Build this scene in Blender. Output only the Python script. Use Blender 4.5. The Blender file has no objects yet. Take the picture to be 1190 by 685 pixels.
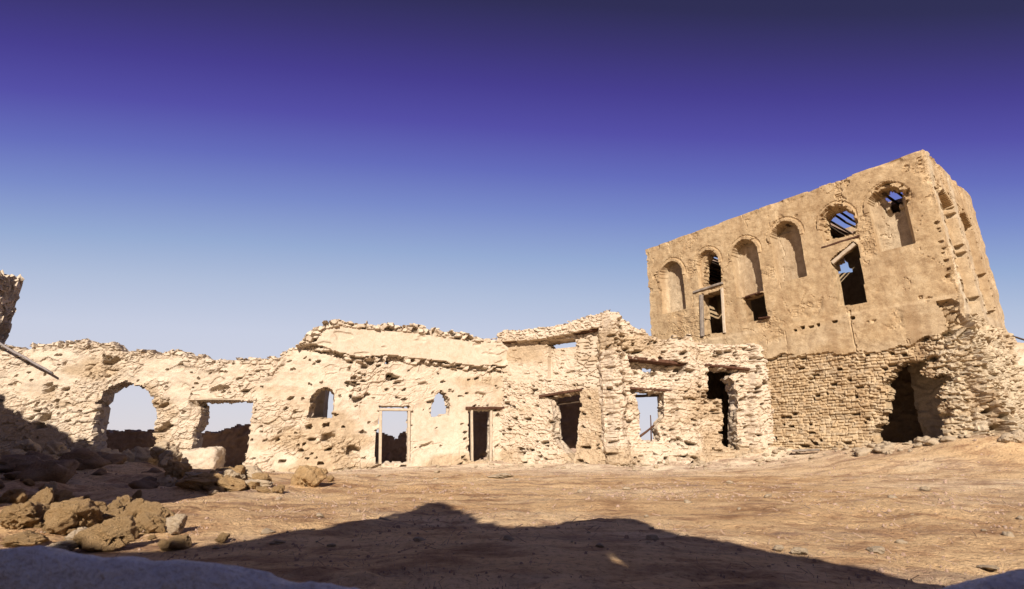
import bpy, math, random
import numpy as np
from mathutils import Vector

random.seed(7)
SC = bpy.context.scene
COL = SC.collection

# ------------------------------------------------------------------ camera
W, H, F = 1190.0, 685.0, 615.0
PITCH = math.atan(0.2975)
CP, SP = math.cos(PITCH), math.sin(PITCH)
CZ = 0.65
cam_d = bpy.data.cameras.new('camera')
cam = bpy.data.objects.new('camera', cam_d)
COL.objects.link(cam)
cam.location = (0, 0, CZ)
cam.rotation_euler = (math.pi / 2 + PITCH, 0, 0)
cam_d.sensor_width = 36
cam_d.lens = F / W * 36
cam_d.clip_start = 0.05
cam_d.clip_end = 20000
cam_d.dof.use_dof = True
cam_d.dof.focus_distance = 17.0
cam_d.dof.aperture_fstop = 5.6
SC.camera = cam

def ray(px, py):
    a = (px - W / 2) / F
    b = (py - H / 2) / F
    return (a, CP + SP * b, SP - CP * b)

def at_depth(px, py, y):
    r = ray(px, py)
    return Vector((r[0] / r[1] * y, y, CZ + r[2] / r[1] * y))

def at_height(px, py, z):
    r = ray(px, py)
    t = (z - CZ) / r[2]
    return Vector((r[0] * t, r[1] * t, z))

# ------------------------------------------------------------------ numpy noise
def hsh(ix, iy, seed):
    h = (ix.astype(np.int64) * 374761393 + iy.astype(np.int64) * 668265263 + seed * 974711) & 0xffffffff
    h = ((h ^ (h >> 13)) * 1274126177) & 0xffffffff
    h = ((h ^ (h >> 16)) * 2246822519) & 0xffffffff
    return ((h ^ (h >> 15)) & 0xffffff) / float(0x1000000)

def vn(x, y, seed):
    x0 = np.floor(x); y0 = np.floor(y)
    fx = x - x0; fy = y - y0
    fx = fx * fx * (3 - 2 * fx); fy = fy * fy * (3 - 2 * fy)
    a = hsh(x0, y0, seed); b = hsh(x0 + 1, y0, seed)
    c = hsh(x0, y0 + 1, seed); d = hsh(x0 + 1, y0 + 1, seed)
    return (a + (b - a) * fx) * (1 - fy) + (c + (d - c) * fx) * fy

def fbm(x, y, seed, o=4):
    s = 0; a = 0.5; t = 0
    for k in range(o):
        s = s + a * vn(x * 2 ** k + k * 17.3, y * 2 ** k + k * 9.1, seed + k)
        t += a; a *= 0.5
    return s / t * 2 - 1

def worley(x, y, seed, jit=0.9, full=False):
    x0 = np.floor(x); y0 = np.floor(y)
    f1 = np.full(x.shape, 9.0); f2 = np.full(x.shape, 9.0); rid = np.zeros(x.shape); ox = np.zeros(x.shape); oy = np.zeros(x.shape)
    for i in (-1, 0, 1):
        for j in (-1, 0, 1):
            cx = x0 + i; cy = y0 + j
            px = cx + 0.5 + (hsh(cx, cy, seed) - 0.5) * jit
            py = cy + 0.5 + (hsh(cx, cy, seed + 5) - 0.5) * jit
            d = np.sqrt((px - x) ** 2 + (py - y) ** 2)
            r = hsh(cx, cy, seed + 11)
            m = d < f1
            f2 = np.where(m, f1, np.minimum(f2, d))
            rid = np.where(m, r, rid)
            ox = np.where(m, x - px, ox); oy = np.where(m, y - py, oy)
            f1 = np.where(m, d, f1)
    if full: return f1, f2, rid, ox, oy
    return f1, f2, rid

def sstep(a, b, x):
    t = np.clip((x - a) / (b - a), 0, 1)
    return t * t * (3 - 2 * t)

def inpoly(x, y, poly):
    ins = np.zeros(x.shape, bool)
    n = len(poly)
    for i in range(n):
        x1, y1 = poly[i]; x2, y2 = poly[(i + 1) % n]
        if y1 == y2:
            continue
        c = ((y1 > y) != (y2 > y)) & (x < (x2 - x1) * (y - y1) / (y2 - y1) + x1)
        ins ^= c
    return ins

def polydist(x, y, poly):
    d = np.full(x.shape, 1e9)
    n = len(poly)
    for i in range(n):
        x1, y1 = poly[i]; x2, y2 = poly[(i + 1) % n]
        L = (x2 - x1) ** 2 + (y2 - y1) ** 2 + 1e-12
        t = np.clip(((x - x1) * (x2 - x1) + (y - y1) * (y2 - y1)) / L, 0, 1)
        d = np.minimum(d, np.hypot(x - x1 - t * (x2 - x1), y - y1 - t * (y2 - y1)))
    return d

def stones(S, Z, wx, wz, seed, rot=0.0, warp=0.3):
    """relief of rubble masonry: 0 in the joints, ~1 on the stones; rid = random per stone"""
    c, s = math.cos(rot), math.sin(rot)
    u = (S * c + Z * s); v = (-S * s + Z * c)
    u = u + warp * wx * fbm(S / wx * 0.6, Z / wx * 0.6, seed + 31, 2)
    v = v + warp * wz * fbm(S / wx * 0.7, Z / wz * 0.4, seed + 37, 2) + 0.4 * wz * fbm(S * 0.5, Z * 0.5, seed + 3, 2)
    f1, f2, rid, ox, oy = worley(u / wx, v / wz, seed, 0.9, True)
    e = f2 - f1
    # every stone has its own tilted face
    r2 = (rid * 57.31) % 1.0; r3 = (rid * 91.77) % 1.0
    face = (r2 - 0.5) * ox * 1.5 + (r3 - 0.62) * oy * 1.5
    return sstep(0.02, 0.20, e) * (0.8 + face), rid, e

def courses(S, Z, w, h, seed, wave=0.35, slope=0.0):
    """roughly level courses of small blocks of uneven length; returns like stones()"""
    v = (Z + slope * S) / h + wave * fbm(S * 0.9, Z * 0.5, seed, 3) + 0.42 * fbm(S * 3.0, Z * 3.0, seed + 1, 2)
    row = np.floor(v); fv = v - row
    rw = w * (0.75 + 0.6 * hsh(row, row * 0, seed + 2))
    u = S / rw + 19.7 * hsh(row, row * 0 + 3, seed + 3) + 0.35 * fbm(S * 4, Z * 4, seed + 4, 2)
    ce = np.floor(u); fu = u - ce
    jl = (hsh(ce, row, seed + 5) - 0.5) * 0.5; jr = (hsh(ce + 1, row, seed + 5) - 0.5) * 0.5
    left = fu < np.maximum(jl, 0); right = fu > 1 + np.minimum(jr, 0)
    ce = np.where(left, ce - 1, np.where(right, ce + 1, ce))
    jl = (hsh(ce, row, seed + 5) - 0.5) * 0.5; jr = (hsh(ce + 1, row, seed + 5) - 0.5) * 0.5
    x = u - ce
    du = np.minimum(x - jl, 1 + jr - x) * rw; dv = np.minimum(fv, 1 - fv) * h
    rid = hsh(ce, row, seed + 6); r2 = hsh(ce, row, seed + 7); r3 = hsh(ce, row, seed + 8)
    e = np.minimum(du, dv + 0.008 * (r2 - 0.3)) / h
    face = (r2 - 0.5) * (x - 0.5) * 1.1 + (r3 - 0.6) * (fv - 0.5) * 1.3
    return sstep(0.04, 0.30, e) * (0.85 + face), rid, e

# ------------------------------------------------------------------ scene helpers
def tag(o, label=None, cat=None, group=None, kind=None):
    if label: o['label'] = label
    if cat: o['category'] = cat
    if group: o['group'] = group
    if kind: o['kind'] = kind
    return o

def thing(name, label, cat, loc=(0, 0, 0), group=None):
    o = bpy.data.objects.new(name, None)
    o.empty_display_size = 0.3
    COL.objects.link(o)
    o.location = loc
    return tag(o, label, cat, group, 'thing')

def link_mesh(name, me, mat, parent=None, loc=None):
    o = bpy.data.objects.new(name, me)
    COL.objects.link(o)
    if mat and not me.materials:
        me.materials.append(mat)
    if parent is not None:
        o.parent = parent
        o.location = -Vector(parent.location)      # mesh data are in world coordinates
    if loc is not None:
        o.location = loc
    return o

def mesh_np(name, verts, quads, smooth=True, attr=None, tris=None):
    me = bpy.data.meshes.new(name)
    verts = np.asarray(verts, np.float32)
    quads = np.asarray(quads, np.int32)
    nq = len(quads)
    nt = 0 if tris is None else len(tris)
    me.vertices.add(len(verts))
    me.vertices.foreach_set('co', verts.ravel())
    loops = quads.ravel()
    starts = np.arange(nq) * 4
    if nt:
        tris = np.asarray(tris, np.int32)
        starts = np.concatenate([starts, nq * 4 + np.arange(nt) * 3])
        loops = np.concatenate([loops, tris.ravel()])
    me.loops.add(len(loops))
    me.loops.foreach_set('vertex_index', loops.astype(np.int32))
    me.polygons.add(nq + nt)
    me.polygons.foreach_set('loop_start', starts.astype(np.int32))
    me.polygons.foreach_set('use_smooth', np.full(nq + nt, smooth, bool))
    me.update(calc_edges=True)
    if attr is not None:
        at = me.attributes.new('tone', 'FLOAT', 'POINT')
        at.data.foreach_set('value', np.asarray(attr, np.float32))
    return me

class Path:
    def __init__(self, pts):
        self.p = [Vector((a, b)) for a, b in pts]
        self.d = []; self.n = []; self.s = [0.0]
        for a, b in zip(self.p[:-1], self.p[1:]):
            d = (b - a); L = d.length; d = d / L
            self.d.append(d); self.n.append(Vector((d.y, -d.x))); self.s.append(self.s[-1] + L)
        self.L = self.s[-1]

    def sz(self, px, py, seg=None):
        """photo point -> metres along the wall and height on its face"""
        r = ray(px, py); best = None
        for k in range(len(self.d)):
            if seg is not None and k != seg: continue
            n = self.n[k]
            den = r[0] * n.x + r[1] * n.y
            if den > -1e-6: continue
            t = (self.p[k].x * n.x + self.p[k].y * n.y) / den
            if t <= 0: continue
            X = Vector((r[0] * t, r[1] * t))
            a = (X - self.p[k]).dot(self.d[k])
            L = self.s[k + 1] - self.s[k]
            out = max(0, -a, a - L)
            if best is None or out < best[0] - 1e-6:
                best = (out, self.s[k] + a, CZ + r[2] * t)
        return (best[1], best[2])

    def poly(self, pts, seg=None):
        return [self.sz(a, b, seg) for a, b in pts]

    def pt(self, s, z, off=0.0):
        k = 0
        while k < len(self.d) - 1 and s > self.s[k + 1]: k += 1
        q = self.p[k] + self.d[k] * (s - self.s[k]) + self.n[k] * off
        return Vector((q.x, q.y, z))

def build_wall(name, path, ds, dz, zb, top, holes, relief, th, mat, parent=None, rag=0.05, seed=1,
               backclamp=False, s_cut=None, jit=0.03, layers=5, tone=None, smooth=True):
    """a wall as one closed mesh: displaced front face, back face and rough reveals round its outline and openings"""
    Sl = []; PX = []; NX = []; SB = []; TX = []
    nseg = len(path.d)
    for k in range(nseg):
        L = path.s[k + 1] - path.s[k]
        step = ds[k] if isinstance(ds, (list, tuple)) else ds
        m = max(2, int(round(L / step)))
        for i in range(m + (1 if k == nseg - 1 else 0)):
            s = path.s[k] + L * i / m
            n = path.n[k]
            if i == 0 and k > 0:
                a = path.n[k - 1]; n = (a + path.n[k]) / (1 + a.dot(path.n[k]))
            sb = s
            if backclamp:
                lo = path.s[k] + (th if k > 0 else 0); hi = path.s[k + 1] - (th if k < nseg - 1 else 0)
                sb = min(max(s, lo), hi)
            q = path.p[k] + path.d[k] * (s - path.s[k])
            qb = path.p[k] + path.d[k] * (sb - path.s[k]) - path.n[k] * th if backclamp else q - n * th
            tx = Vector((0, 0))
            for kk in range(1, nseg):
                w = max(0.0, 1 - abs(s - path.s[kk]) / 1.1)
                if w <= 0 or (i == 0 and k == kk): continue
                if k not in (kk - 1, kk): continue
                aa = path.n[kk - 1]; mit = (aa + path.n[kk]) / (1 + aa.dot(path.n[kk]))
                tx = tx + (mit - path.n[k]) * w
            TX.append((tx.x, tx.y))
            Sl.append(s); PX.append((q.x, q.y)); NX.append((n.x, n.y)); SB.append((qb.x, qb.y))
    S1 = np.array(Sl); P = np.array(PX); N = np.array(NX) + np.array(TX); B = np.array(SB)
    ztop = max(z for s, z in top) + 0.4
    Z1 = np.arange(zb, ztop + dz, dz)
    S, Z = np.meshgrid(S1, Z1, indexing='ij')
    ts = np.array([p[0] for p in top]); tz = np.array([p[1] for p in top])
    # cells
    Sc = 0.25 * (S[:-1, :-1] + S[1:, :-1] + S[:-1, 1:] + S[1:, 1:])
    Zc = 0.25 * (Z[:-1, :-1] + Z[1:, :-1] + Z[:-1, 1:] + Z[1:, 1:])
    wS = Sc + rag * fbm(Sc * 5, Zc * 5, seed + 50, 3); wZ = Zc + rag * fbm(Sc * 5, Zc * 5, seed + 60, 3)
    tn = np.interp(Sc, ts, tz)
    if rag > 0.02:
        tn = tn + rag * 1.3 * fbm(Sc * 2.2, Sc * 0 + 3.3, seed + 70, 4)
        f1, f2, rid = worley(Sc / 0.3, Zc / 0.22, seed + 80)
        tn = tn + np.where(rid > 0.62, rag * 1.1, 0) * (f1 < 0.42)
    mask = Zc < tn
    for h in holes:
        poly, r = h if isinstance(h[1], float) else (h, 1.0)
        mask &= ~inpoly(Sc + (wS - Sc) * r, Zc + (wZ - Zc) * r, poly)
    D = relief(S, Z)
    T = tone(S, Z) if tone else np.zeros_like(S)
    ns, nz = S.shape
    vid = np.arange(ns * nz).reshape(ns, nz)
    fx = P[:, 0][:, None] + N[:, 0][:, None] * D
    fy = P[:, 1][:, None] + N[:, 1][:, None] * D
    front = np.stack([fx, fy, Z], -1).reshape(-1, 3)
    bn = 0.06 * fbm(S * 1.2, Z * 1.2, seed + 90, 3)
    N0 = np.array(NX)
    bx = B[:, 0][:, None] + N0[:, 0][:, None] * bn
    by = B[:, 1][:, None] + N0[:, 1][:, None] * bn
    back = np.stack([bx, by, Z], -1).reshape(-1, 3)
    ii, jj = np.nonzero(mask)
    q = np.stack([vid[ii, jj], vid[ii + 1, jj], vid[ii + 1, jj + 1], vid[ii, jj + 1]], -1)
    nv = ns * nz
    faces = [q, q[:, ::-1] + nv]
    # boundary edges
    mp = np.zeros((mask.shape[0] + 2, mask.shape[1] + 2), bool); mp[1:-1, 1:-1] = mask
    E = []
    dv = mp[1:, 1:-1] != mp[:-1, 1:-1]
    i, j = np.nonzero(dv)
    inner = mp[1:, 1:-1][i, j]
    a = vid[i, j]; b = vid[i, j + 1]
    E.append(np.stack([np.where(inner, b, a), np.where(inner, a, b)], -1))
    dh = mp[1:-1, 1:] != mp[1:-1, :-1]
    i, j = np.nonzero(dh)
    inner = mp[1:-1, 1:][i, j]
    a = vid[i, j]; b = vid[i + 1, j]
    E.append(np.stack([np.where(inner, a, b), np.where(inner, b, a)], -1))
    E = np.concatenate(E)
    uniq, inv = np.unique(E, return_inverse=True)
    inv = inv.reshape(E.shape)
    K = layers
    lay = []
    us, uz = S.ravel()[uniq], Z.ravel()[uniq]
    fr, bk = front[uniq], back[uniq]
    dirx = np.gradient(P[:, 0]); diry = np.gradient(P[:, 1])
    dl = np.hypot(dirx, diry); dirx /= dl; diry /= dl
    ux = np.repeat(dirx, nz)[uniq]; uy = np.repeat(diry, nz)[uniq]
    for k in range(K + 1):
        t = k / K
        p = fr * (1 - t) + bk * t
        if 0 < k < K and jit > 0:
            j1 = jit * 2 * fbm(us * 6 + k * 3.7, uz * 6 + k * 1.9, seed + 21, 2)
            j2 = jit * 2 * fbm(us * 6 + k * 2.7, uz * 6 + k * 4.1, seed + 23, 2)
            p = p + np.stack([ux * j1, uy * j1, j2], -1)
        lay.append(p)
    base = 2 * nv
    m = len(uniq)
    for k in range(K):
        o0 = base + k * m; o1 = base + (k + 1) * m
        faces.append(np.stack([inv[:, 0] + o0, inv[:, 1] + o0, inv[:, 1] + o1, inv[:, 0] + o1], -1))
    V = np.concatenate([front, back] + lay)
    TA = np.concatenate([T.ravel(), T.ravel()] + [T.ravel()[uniq]] * (K + 1))
    Q = np.concatenate(faces)
    used, inv2 = np.unique(Q, return_inverse=True)
    Q = inv2.reshape(Q.shape); V = V[used]; TA = TA[used]
    me = mesh_np(name, V, Q, smooth, TA)
    return link_mesh(name, me, mat, parent)

# ------------------------------------------------------------------ materials
def new_mat(name):
    m = bpy.data.materials.new(name); m.use_nodes = True
    nt = m.node_tree
    b = nt.nodes['Principled BSDF']
    b.inputs['Roughness'].default_value = 0.95
    if 'Specular IOR Level' in b.inputs: b.inputs['Specular IOR Level'].default_value = 0.15
    return m, nt, b

def N(nt, t, **kw):
    n = nt.nodes.new(t)
    for k, v in kw.items():
        if k in n.inputs: n.inputs[k].default_value = v
        else: setattr(n, k, v)
    return n

def ramp(nt, fac, stops):
    r = nt.nodes.new('ShaderNodeValToRGB')
    e = r.color_ramp.elements
    while len(e) < len(stops): e.new(0.5)
    for k, (p, c) in enumerate(stops):
        e[k].position = p; e[k].color = (*c, 1) if len(c) == 3 else c
    nt.links.new(fac, r.inputs['Fac'])
    return r.outputs['Color']

def mixc(nt, fac, a, b, mode='MIX'):
    m = nt.nodes.new('ShaderNodeMix'); m.data_type = 'RGBA'; m.blend_type = mode
    for sock, v in ((m.inputs['Factor'], fac), (m.inputs['A'], a), (m.inputs['B'], b)):
        if isinstance(v, (int, float)): sock.default_value = v
        elif isinstance(v, tuple): sock.default_value = (*v, 1)
        else: nt.links.new(v, sock)
    return m.outputs['Result']

def earth(name, pale, mid, dark, tone_col=None, s=1.0, bump=0.35, fine=38, stain=None, blotch=0.45):
    """weathered mud plaster / coral stone"""
    m, nt, b = new_mat(name)
    L = nt.links
    co = N(nt, 'ShaderNodeTexCoord').outputs['Object']
    n1 = N(nt, 'ShaderNodeTexNoise', Scale=0.9 * s, Detail=6.0, Roughness=0.6); L.new(co, n1.inputs['Vector'])
    n2 = N(nt, 'ShaderNodeTexNoise', Scale=5.5 * s, Detail=5.0, Roughness=0.65); L.new(co, n2.inputs['Vector'])
    n3 = N(nt, 'ShaderNodeTexNoise', Scale=fine, Detail=4.0, Roughness=0.7); L.new(co, n3.inputs['Vector'])
    c1 = ramp(nt, n1.outputs['Fac'], [(0.33, mid), (0.62, pale)])
    c2 = ramp(nt, n2.outputs['Fac'], [(0.34, dark), (0.52, mid), (0.72, pale)])
    c = mixc(nt, blotch, c1, c2)
    sp = ramp(nt, n3.outputs['Fac'], [(0.30, (0.62, 0.58, 0.55)), (0.5, (1, 1, 1)), (0.75, (1.12, 1.12, 1.1))])
    c = mixc(nt, 0.8, c, sp, 'MULTIPLY')
    if tone_col:
        at = N(nt, 'ShaderNodeAttribute', attribute_name='tone')
        ct = mixc(nt, 0.75, ramp(nt, n2.outputs['Fac'], [(0.3, tuple(x * 0.6 for x in tone_col)), (0.65, tone_col)]), sp, 'MULTIPLY')
        c = mixc(nt, at.outputs['Fac'], c, ct)
    if stain:
        mp = N(nt, 'ShaderNodeMapping'); mp.inputs['Scale'].default_value = (1.6, 1.6, 0.22)
        L.new(co, mp.inputs['Vector'])
        n4 = N(nt, 'ShaderNodeTexNoise', Scale=1.1, Detail=5.0, Roughness=0.6); L.new(mp.outputs['Vector'], n4.inputs['Vector'])
        f = ramp(nt, n4.outputs['Fac'], [(0.50, (0, 0, 0)), (0.70, (0.65, 0.65, 0.65))])
        c = mixc(nt, f, c, stain)
    L.new(c, b.inputs['Base Color'])
    bp = N(nt, 'ShaderNodeBump', Strength=bump, Distance=0.05)
    mx = N(nt, 'ShaderNodeMath', operation='ADD')
    L.new(n2.outputs['Fac'], mx.inputs[0])
    ms = N(nt, 'ShaderNodeMath', operation='MULTIPLY'); ms.inputs[1].default_value = 0.45
    L.new(n3.outputs['Fac'], ms.inputs[0]); L.new(ms.outputs[0], mx.inputs[1])
    L.new(mx.outputs[0], bp.inputs['Height'])
    L.new(bp.outputs['Normal'], b.inputs['Normal'])
    return m

M_CORAL = earth('pale_coral_plaster', (0.58, 0.49, 0.385), (0.53, 0.43, 0.32), (0.40, 0.285, 0.18), (0.46, 0.335, 0.205), bump=0.5)
M_HOUSE = earth('tan_mud_plaster', (0.52, 0.395, 0.245), (0.42, 0.295, 0.165), (0.23, 0.14, 0.07), (0.56, 0.46, 0.325), s=0.8, bump=0.5,
                stain=(0.25, 0.155, 0.08), blotch=0.65)
M_ROCK = earth('coral_boulder', (0.64, 0.44, 0.235), (0.50, 0.32, 0.15), (0.25, 0.14, 0.06), s=3.0, bump=1.0, fine=30)
M_ROCKP = earth('pale_coral_stone', (0.50, 0.41, 0.30), (0.43, 0.33, 0.22), (0.30, 0.21, 0.12), s=2.5, bump=0.6, fine=50)
M_RUBBLE = earth('shaded_rubble_stone', (0.30, 0.22, 0.15), (0.22, 0.15, 0.10), (0.13, 0.085, 0.055), s=2.2, bump=0.7, fine=50)  # rubble stone with shade put into its colour, darker than the sunlit stones
M_LIME = earth('whitewashed_lime', (0.93, 0.93, 0.93), (0.86, 0.86, 0.87), (0.66, 0.65, 0.67), s=7.0, bump=0.9, fine=90)
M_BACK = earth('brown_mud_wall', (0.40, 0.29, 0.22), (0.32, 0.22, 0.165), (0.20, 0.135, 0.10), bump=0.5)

def wood(name, a, b_, sc=1.0):
    m, nt, b = new_mat(name); L = nt.links
    co = N(nt, 'ShaderNodeTexCoord').outputs['Object']
    n = N(nt, 'ShaderNodeTexNoise', Scale=9.0 * sc, Detail=6.0, Roughness=0.7); L.new(co, n.inputs['Vector'])
    L.new(ramp(nt, n.outputs['Fac'], [(0.3, a), (0.7, b_)]), b.inputs['Base Color'])
    bp = N(nt, 'ShaderNodeBump', Strength=0.5, Distance=0.02); L.new(n.outputs['Fac'], bp.inputs['Height'])
    L.new(bp.outputs['Normal'], b.inputs['Normal'])
    return m
M_WOOD = wood('weathered_red_brown_timber', (0.045, 0.02, 0.013), (0.13, 0.065, 0.04))
M_GREYWOOD = wood('sun_bleached_grey_timber', (0.16, 0.13, 0.11), (0.32, 0.27, 0.22))
M_PALEWOOD = wood('pale_bleached_timber', (0.38, 0.30, 0.21), (0.56, 0.46, 0.35))
M_DARKWOOD = wood('dark_mangrove_pole', (0.05, 0.035, 0.025), (0.11, 0.075, 0.05))
M_METAL = wood('grey_pole', (0.20, 0.17, 0.16), (0.32, 0.28, 0.26))

def ground_mat():
    m, nt, b = new_mat('dusty_ground'); L = nt.links
    co = N(nt, 'ShaderNodeTexCoord').outputs['Object']
    mp = N(nt, 'ShaderNodeMapping'); mp.inputs['Scale'].default_value = (0.55, 1.0, 1.0); L.new(co, mp.inputs['Vector'])
    v = mp.outputs['Vector']
    n1 = N(nt, 'ShaderNodeTexNoise', Scale=0.32, Detail=6.0, Roughness=0.62); L.new(v, n1.inputs['Vector'])
    n2 = N(nt, 'ShaderNodeTexNoise', Scale=2.3, Detail=7.0, Roughness=0.7); L.new(v, n2.inputs['Vector'])
    n3 = N(nt, 'ShaderNodeTexNoise', Scale=22.0, Detail=5.0, Roughness=0.72); L.new(co, n3.inputs['Vector'])
    c = ramp(nt, n1.outputs['Fac'], [(0.32, (0.55, 0.33, 0.155)), (0.50, (0.70, 0.475, 0.255)), (0.66, (0.79, 0.60, 0.385))])
    at = N(nt, 'ShaderNodeAttribute', attribute_name='tone')          # paler towards the wall feet
    c = mixc(nt, at.outputs['Fac'], c, (0.80, 0.67, 0.50))
    d = ramp(nt, n2.outputs['Fac'], [(0.33, (0.34, 0.25, 0.24)), (0.44, (0.70, 0.62, 0.60)), (0.52, (1, 1, 1)), (0.75, (1.15, 1.14, 1.12))])
    c = mixc(nt, 0.85, c, d, 'MULTIPLY')
    e = ramp(nt, n3.outputs['Fac'], [(0.34, (0.36, 0.28, 0.25)), (0.47, (0.95, 0.95, 0.95)), (0.72, (1.18, 1.17, 1.15))])
    c = mixc(nt, 0.7, c, e, 'MULTIPLY')
    mp5 = N(nt, 'ShaderNodeMapping'); mp5.inputs['Scale'].default_value = (0.5, 1.6, 1.0); mp5.inputs['Rotation'].default_value = (0, 0, 0.12); L.new(co, mp5.inputs['Vector'])
    n5 = N(nt, 'ShaderNodeTexNoise', Scale=1.0, Detail=9.0, Roughness=0.78); L.new(mp5.outputs['Vector'], n5.inputs['Vector'])
    f5 = ramp(nt, n5.outputs['Fac'], [(0.52, (0, 0, 0)), (0.66, (0.72, 0.72, 0.72))])         # dry dung and plant litter trodden into the yard
    c = mixc(nt, f5, c, (0.24, 0.155, 0.12))
    L.new(c, b.inputs['Base Color'])
    ad = N(nt, 'ShaderNodeMath', operation='ADD'); L.new(n2.outputs['Fac'], ad.inputs[0]); L.new(n3.outputs['Fac'], ad.inputs[1])
    bp = N(nt, 'ShaderNodeBump', Strength=0.9, Distance=0.07); L.new(ad.outputs[0], bp.inputs['Height'])
    L.new(bp.outputs['Normal'], b.inputs['Normal'])
    return m
M_GROUND = ground_mat()

# ------------------------------------------------------------------ plan of the place
PA = Path([(-24.0, 17.0), (-6.5, 18.6), (0.15, 21.15)])               # long wall
PB = Path([(-0.45, 21.0), (3.35, 18.65)])                             # front of the small room
PC = Path([(3.12, 18.46), (8.95, 18.78)])                             # wall with openings beside the house
ZT = 9.4
FL = at_height(750, 290, ZT); FC = at_height(1073, 173, ZT); BR = at_height(1127, 228, ZT)
BL = FL + (BR - FC)
PH = Path([(BL.x, BL.y), (FL.x, FL.y), (FC.x, FC.y), (BR.x, BR.y), (BL.x + 0.02, BL.y + 0.02)])
FAC = 1
S0F, S1F = PH.s[1], PH.s[2]

def seg_dist(x, y, a, b):
    dx, dy = b[0] - a[0], b[1] - a[1]
    t = np.clip(((x - a[0]) * dx + (y - a[1]) * dy) / (dx * dx + dy * dy), 0, 1)
    return np.hypot(x - a[0] - t * dx, y - a[1] - t * dy)

def ground_z(x, y, detail=True):
    x = np.asarray(x, float); y = np.asarray(y, float)
    g = (0.01 + 0.10 * sstep(-7, 1, x)) * sstep(4, 16, y) + 0.66 * sstep(5.5, 12.5, x) * sstep(8, 15, y) * (1 - sstep(40, 90, y))
    # talus along the wall feet
    d = np.minimum(seg_dist(x, y, (-24, 17), (-6.5, 18.6)), seg_dist(x, y, (-6.5, 18.6), (0, 21.1)))
    d = np.minimum(d, seg_dist(x, y, (0, 21.1), (3.2, 18.6)))
    d = np.minimum(d, seg_dist(x, y, (3.0, 18.2), (8.9, 18.7)))
    d2 = seg_dist(x, y, (FL.x, FL.y), (FC.x, FC.y))
    g = g + (0.05 + 0.13 * sstep(-6, 0, x) + 0.10 * sstep(3.5, 6, x)) * np.exp(-(d / 0.9) ** 2) + 0.22 * np.exp(-(d2 / 1.0) ** 2)
    # rubble mound on the left and the heap under the arch
    g = g + 0.40 * np.exp(-(((x + 10.8) / 4.6) ** 2 + ((y - 12.0) / 3.2) ** 2))
    g = g + 0.22 * np.exp(-(((x + 15) / 4.0) ** 2 + ((y - 15.5) / 2.2) ** 2))
    g = g + 0.16 * np.exp(-(((x + 4.6) / 1.6) ** 2 + ((y - 5.2) / 1.0) ** 2))
    g = g + 0.10 * np.exp(-(((x + 7.3) / 2.2) ** 2 + ((y - 13.2) / 1.0) ** 2))
    g = g + 0.25 * np.exp(-(((x - 11.6) / 1.3) ** 2 + ((y - 13.6) / 1.0) ** 2))
    if detail:
        g = g + 0.10 * fbm(x * 0.28, y * 0.28, 3, 3) * sstep(1.0, 4, np.hypot(x, y)) + 0.035 * fbm(x * 1.3, y * 1.6, 4, 4)
        r = np.exp(-(((x + 9) / 6) ** 2 + ((y - 11) / 4.5) ** 2))
        g = g + r * 0.22 * fbm(x * 1.0, y * 1.3, 8, 4)
    return g

def gz(x, y):
    return float(ground_z(np.array([x]), np.array([y]))[0])

def on_ground(px, py):
    z = 0.15
    for k in range(30):
        r = ray(px, py)
        t = (z - CZ) / min(r[2], -0.004)
        p = (r[0] * t, r[1] * t)
        p = (max(-60, min(60, p[0])), max(0.3, min(60, p[1])))
        z = 0.5 * z + 0.5 * min(gz(*p), CZ - 0.05)
    return Vector((p[0], p[1], gz(*p)))

# ------------------------------------------------------------------ ground
def axis(lo, hi, step, far):
    a = list(np.arange(lo, hi + step, step)); s = step
    while a[-1] < far: s *= 1.45; a.append(a[-1] + s)
    s = step
    while a[0] > -far: s *= 1.45; a.insert(0, a[0] - s)
    return np.array(a)
gx = axis(-21, 19, 0.075, 6000)
gy = [-3.0]
while gy[-1] < 24: gy.append(gy[-1] + 0.035 + 0.0055 * max(0, gy[-1]) if gy[-1] > 1 else gy[-1] + 0.12)
st_ = 0.17
while gy[-1] < 6000: st_ *= 1.45; gy.append(gy[-1] + st_)
st_ = 0.12
while gy[0] > -6000: st_ *= 1.45; gy.insert(0, gy[0] - st_)
gy = np.array(gy)
GX, GY = np.meshgrid(gx, gy, indexing='ij')
GZ = ground_z(GX, GY)
near = (np.abs(GX) < 22) & (GY < 25) & (GY > -3)
cl_ = sstep(-0.25, 0.3, fbm(GX * 0.45, GY * 0.8, 141, 3))
f1_, f2_, rd_ = worley(GX * 5.5 + 0.5 * fbm(GX * 3, GY * 3, 142, 2), GY * 5.5, 143)
clod = np.clip(0.42 - f1_, 0, 1) * (rd_ > 0.6) * 0.06 * (rd_ - 0.4)
GZ = GZ + near * ((0.25 + 0.75 * cl_) * (0.035 * fbm(GX * 2.2, GY * 3.2, 144, 3) + 0.028 * fbm(GX * 7, GY * 9, 145, 3)) + clod * (0.3 + cl_))
farm = np.maximum(sstep(40, 200, np.abs(GX)), sstep(45, 200, np.abs(GY)))
GZ = GZ * (1 - farm) - 0.2 * farm
v = np.stack([GX, GY, GZ], -1).reshape(-1, 3)
vid = np.arange(GX.size).reshape(GX.shape)
q = np.stack([vid[:-1, :-1], vid[1:, :-1], vid[1:, 1:], vid[:-1, 1:]], -1).reshape(-1, 4)
dw = np.minimum(seg_dist(GX, GY, (-24, 17), (-6.5, 18.6)), seg_dist(GX, GY, (-6.5, 18.6), (0, 21.1)))
dw = np.minimum(dw, np.minimum(seg_dist(GX, GY, (0, 21.1), (3.2, 18.6)), seg_dist(GX, GY, (3.0, 18.2), (8.9, 18.7))))
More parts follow.
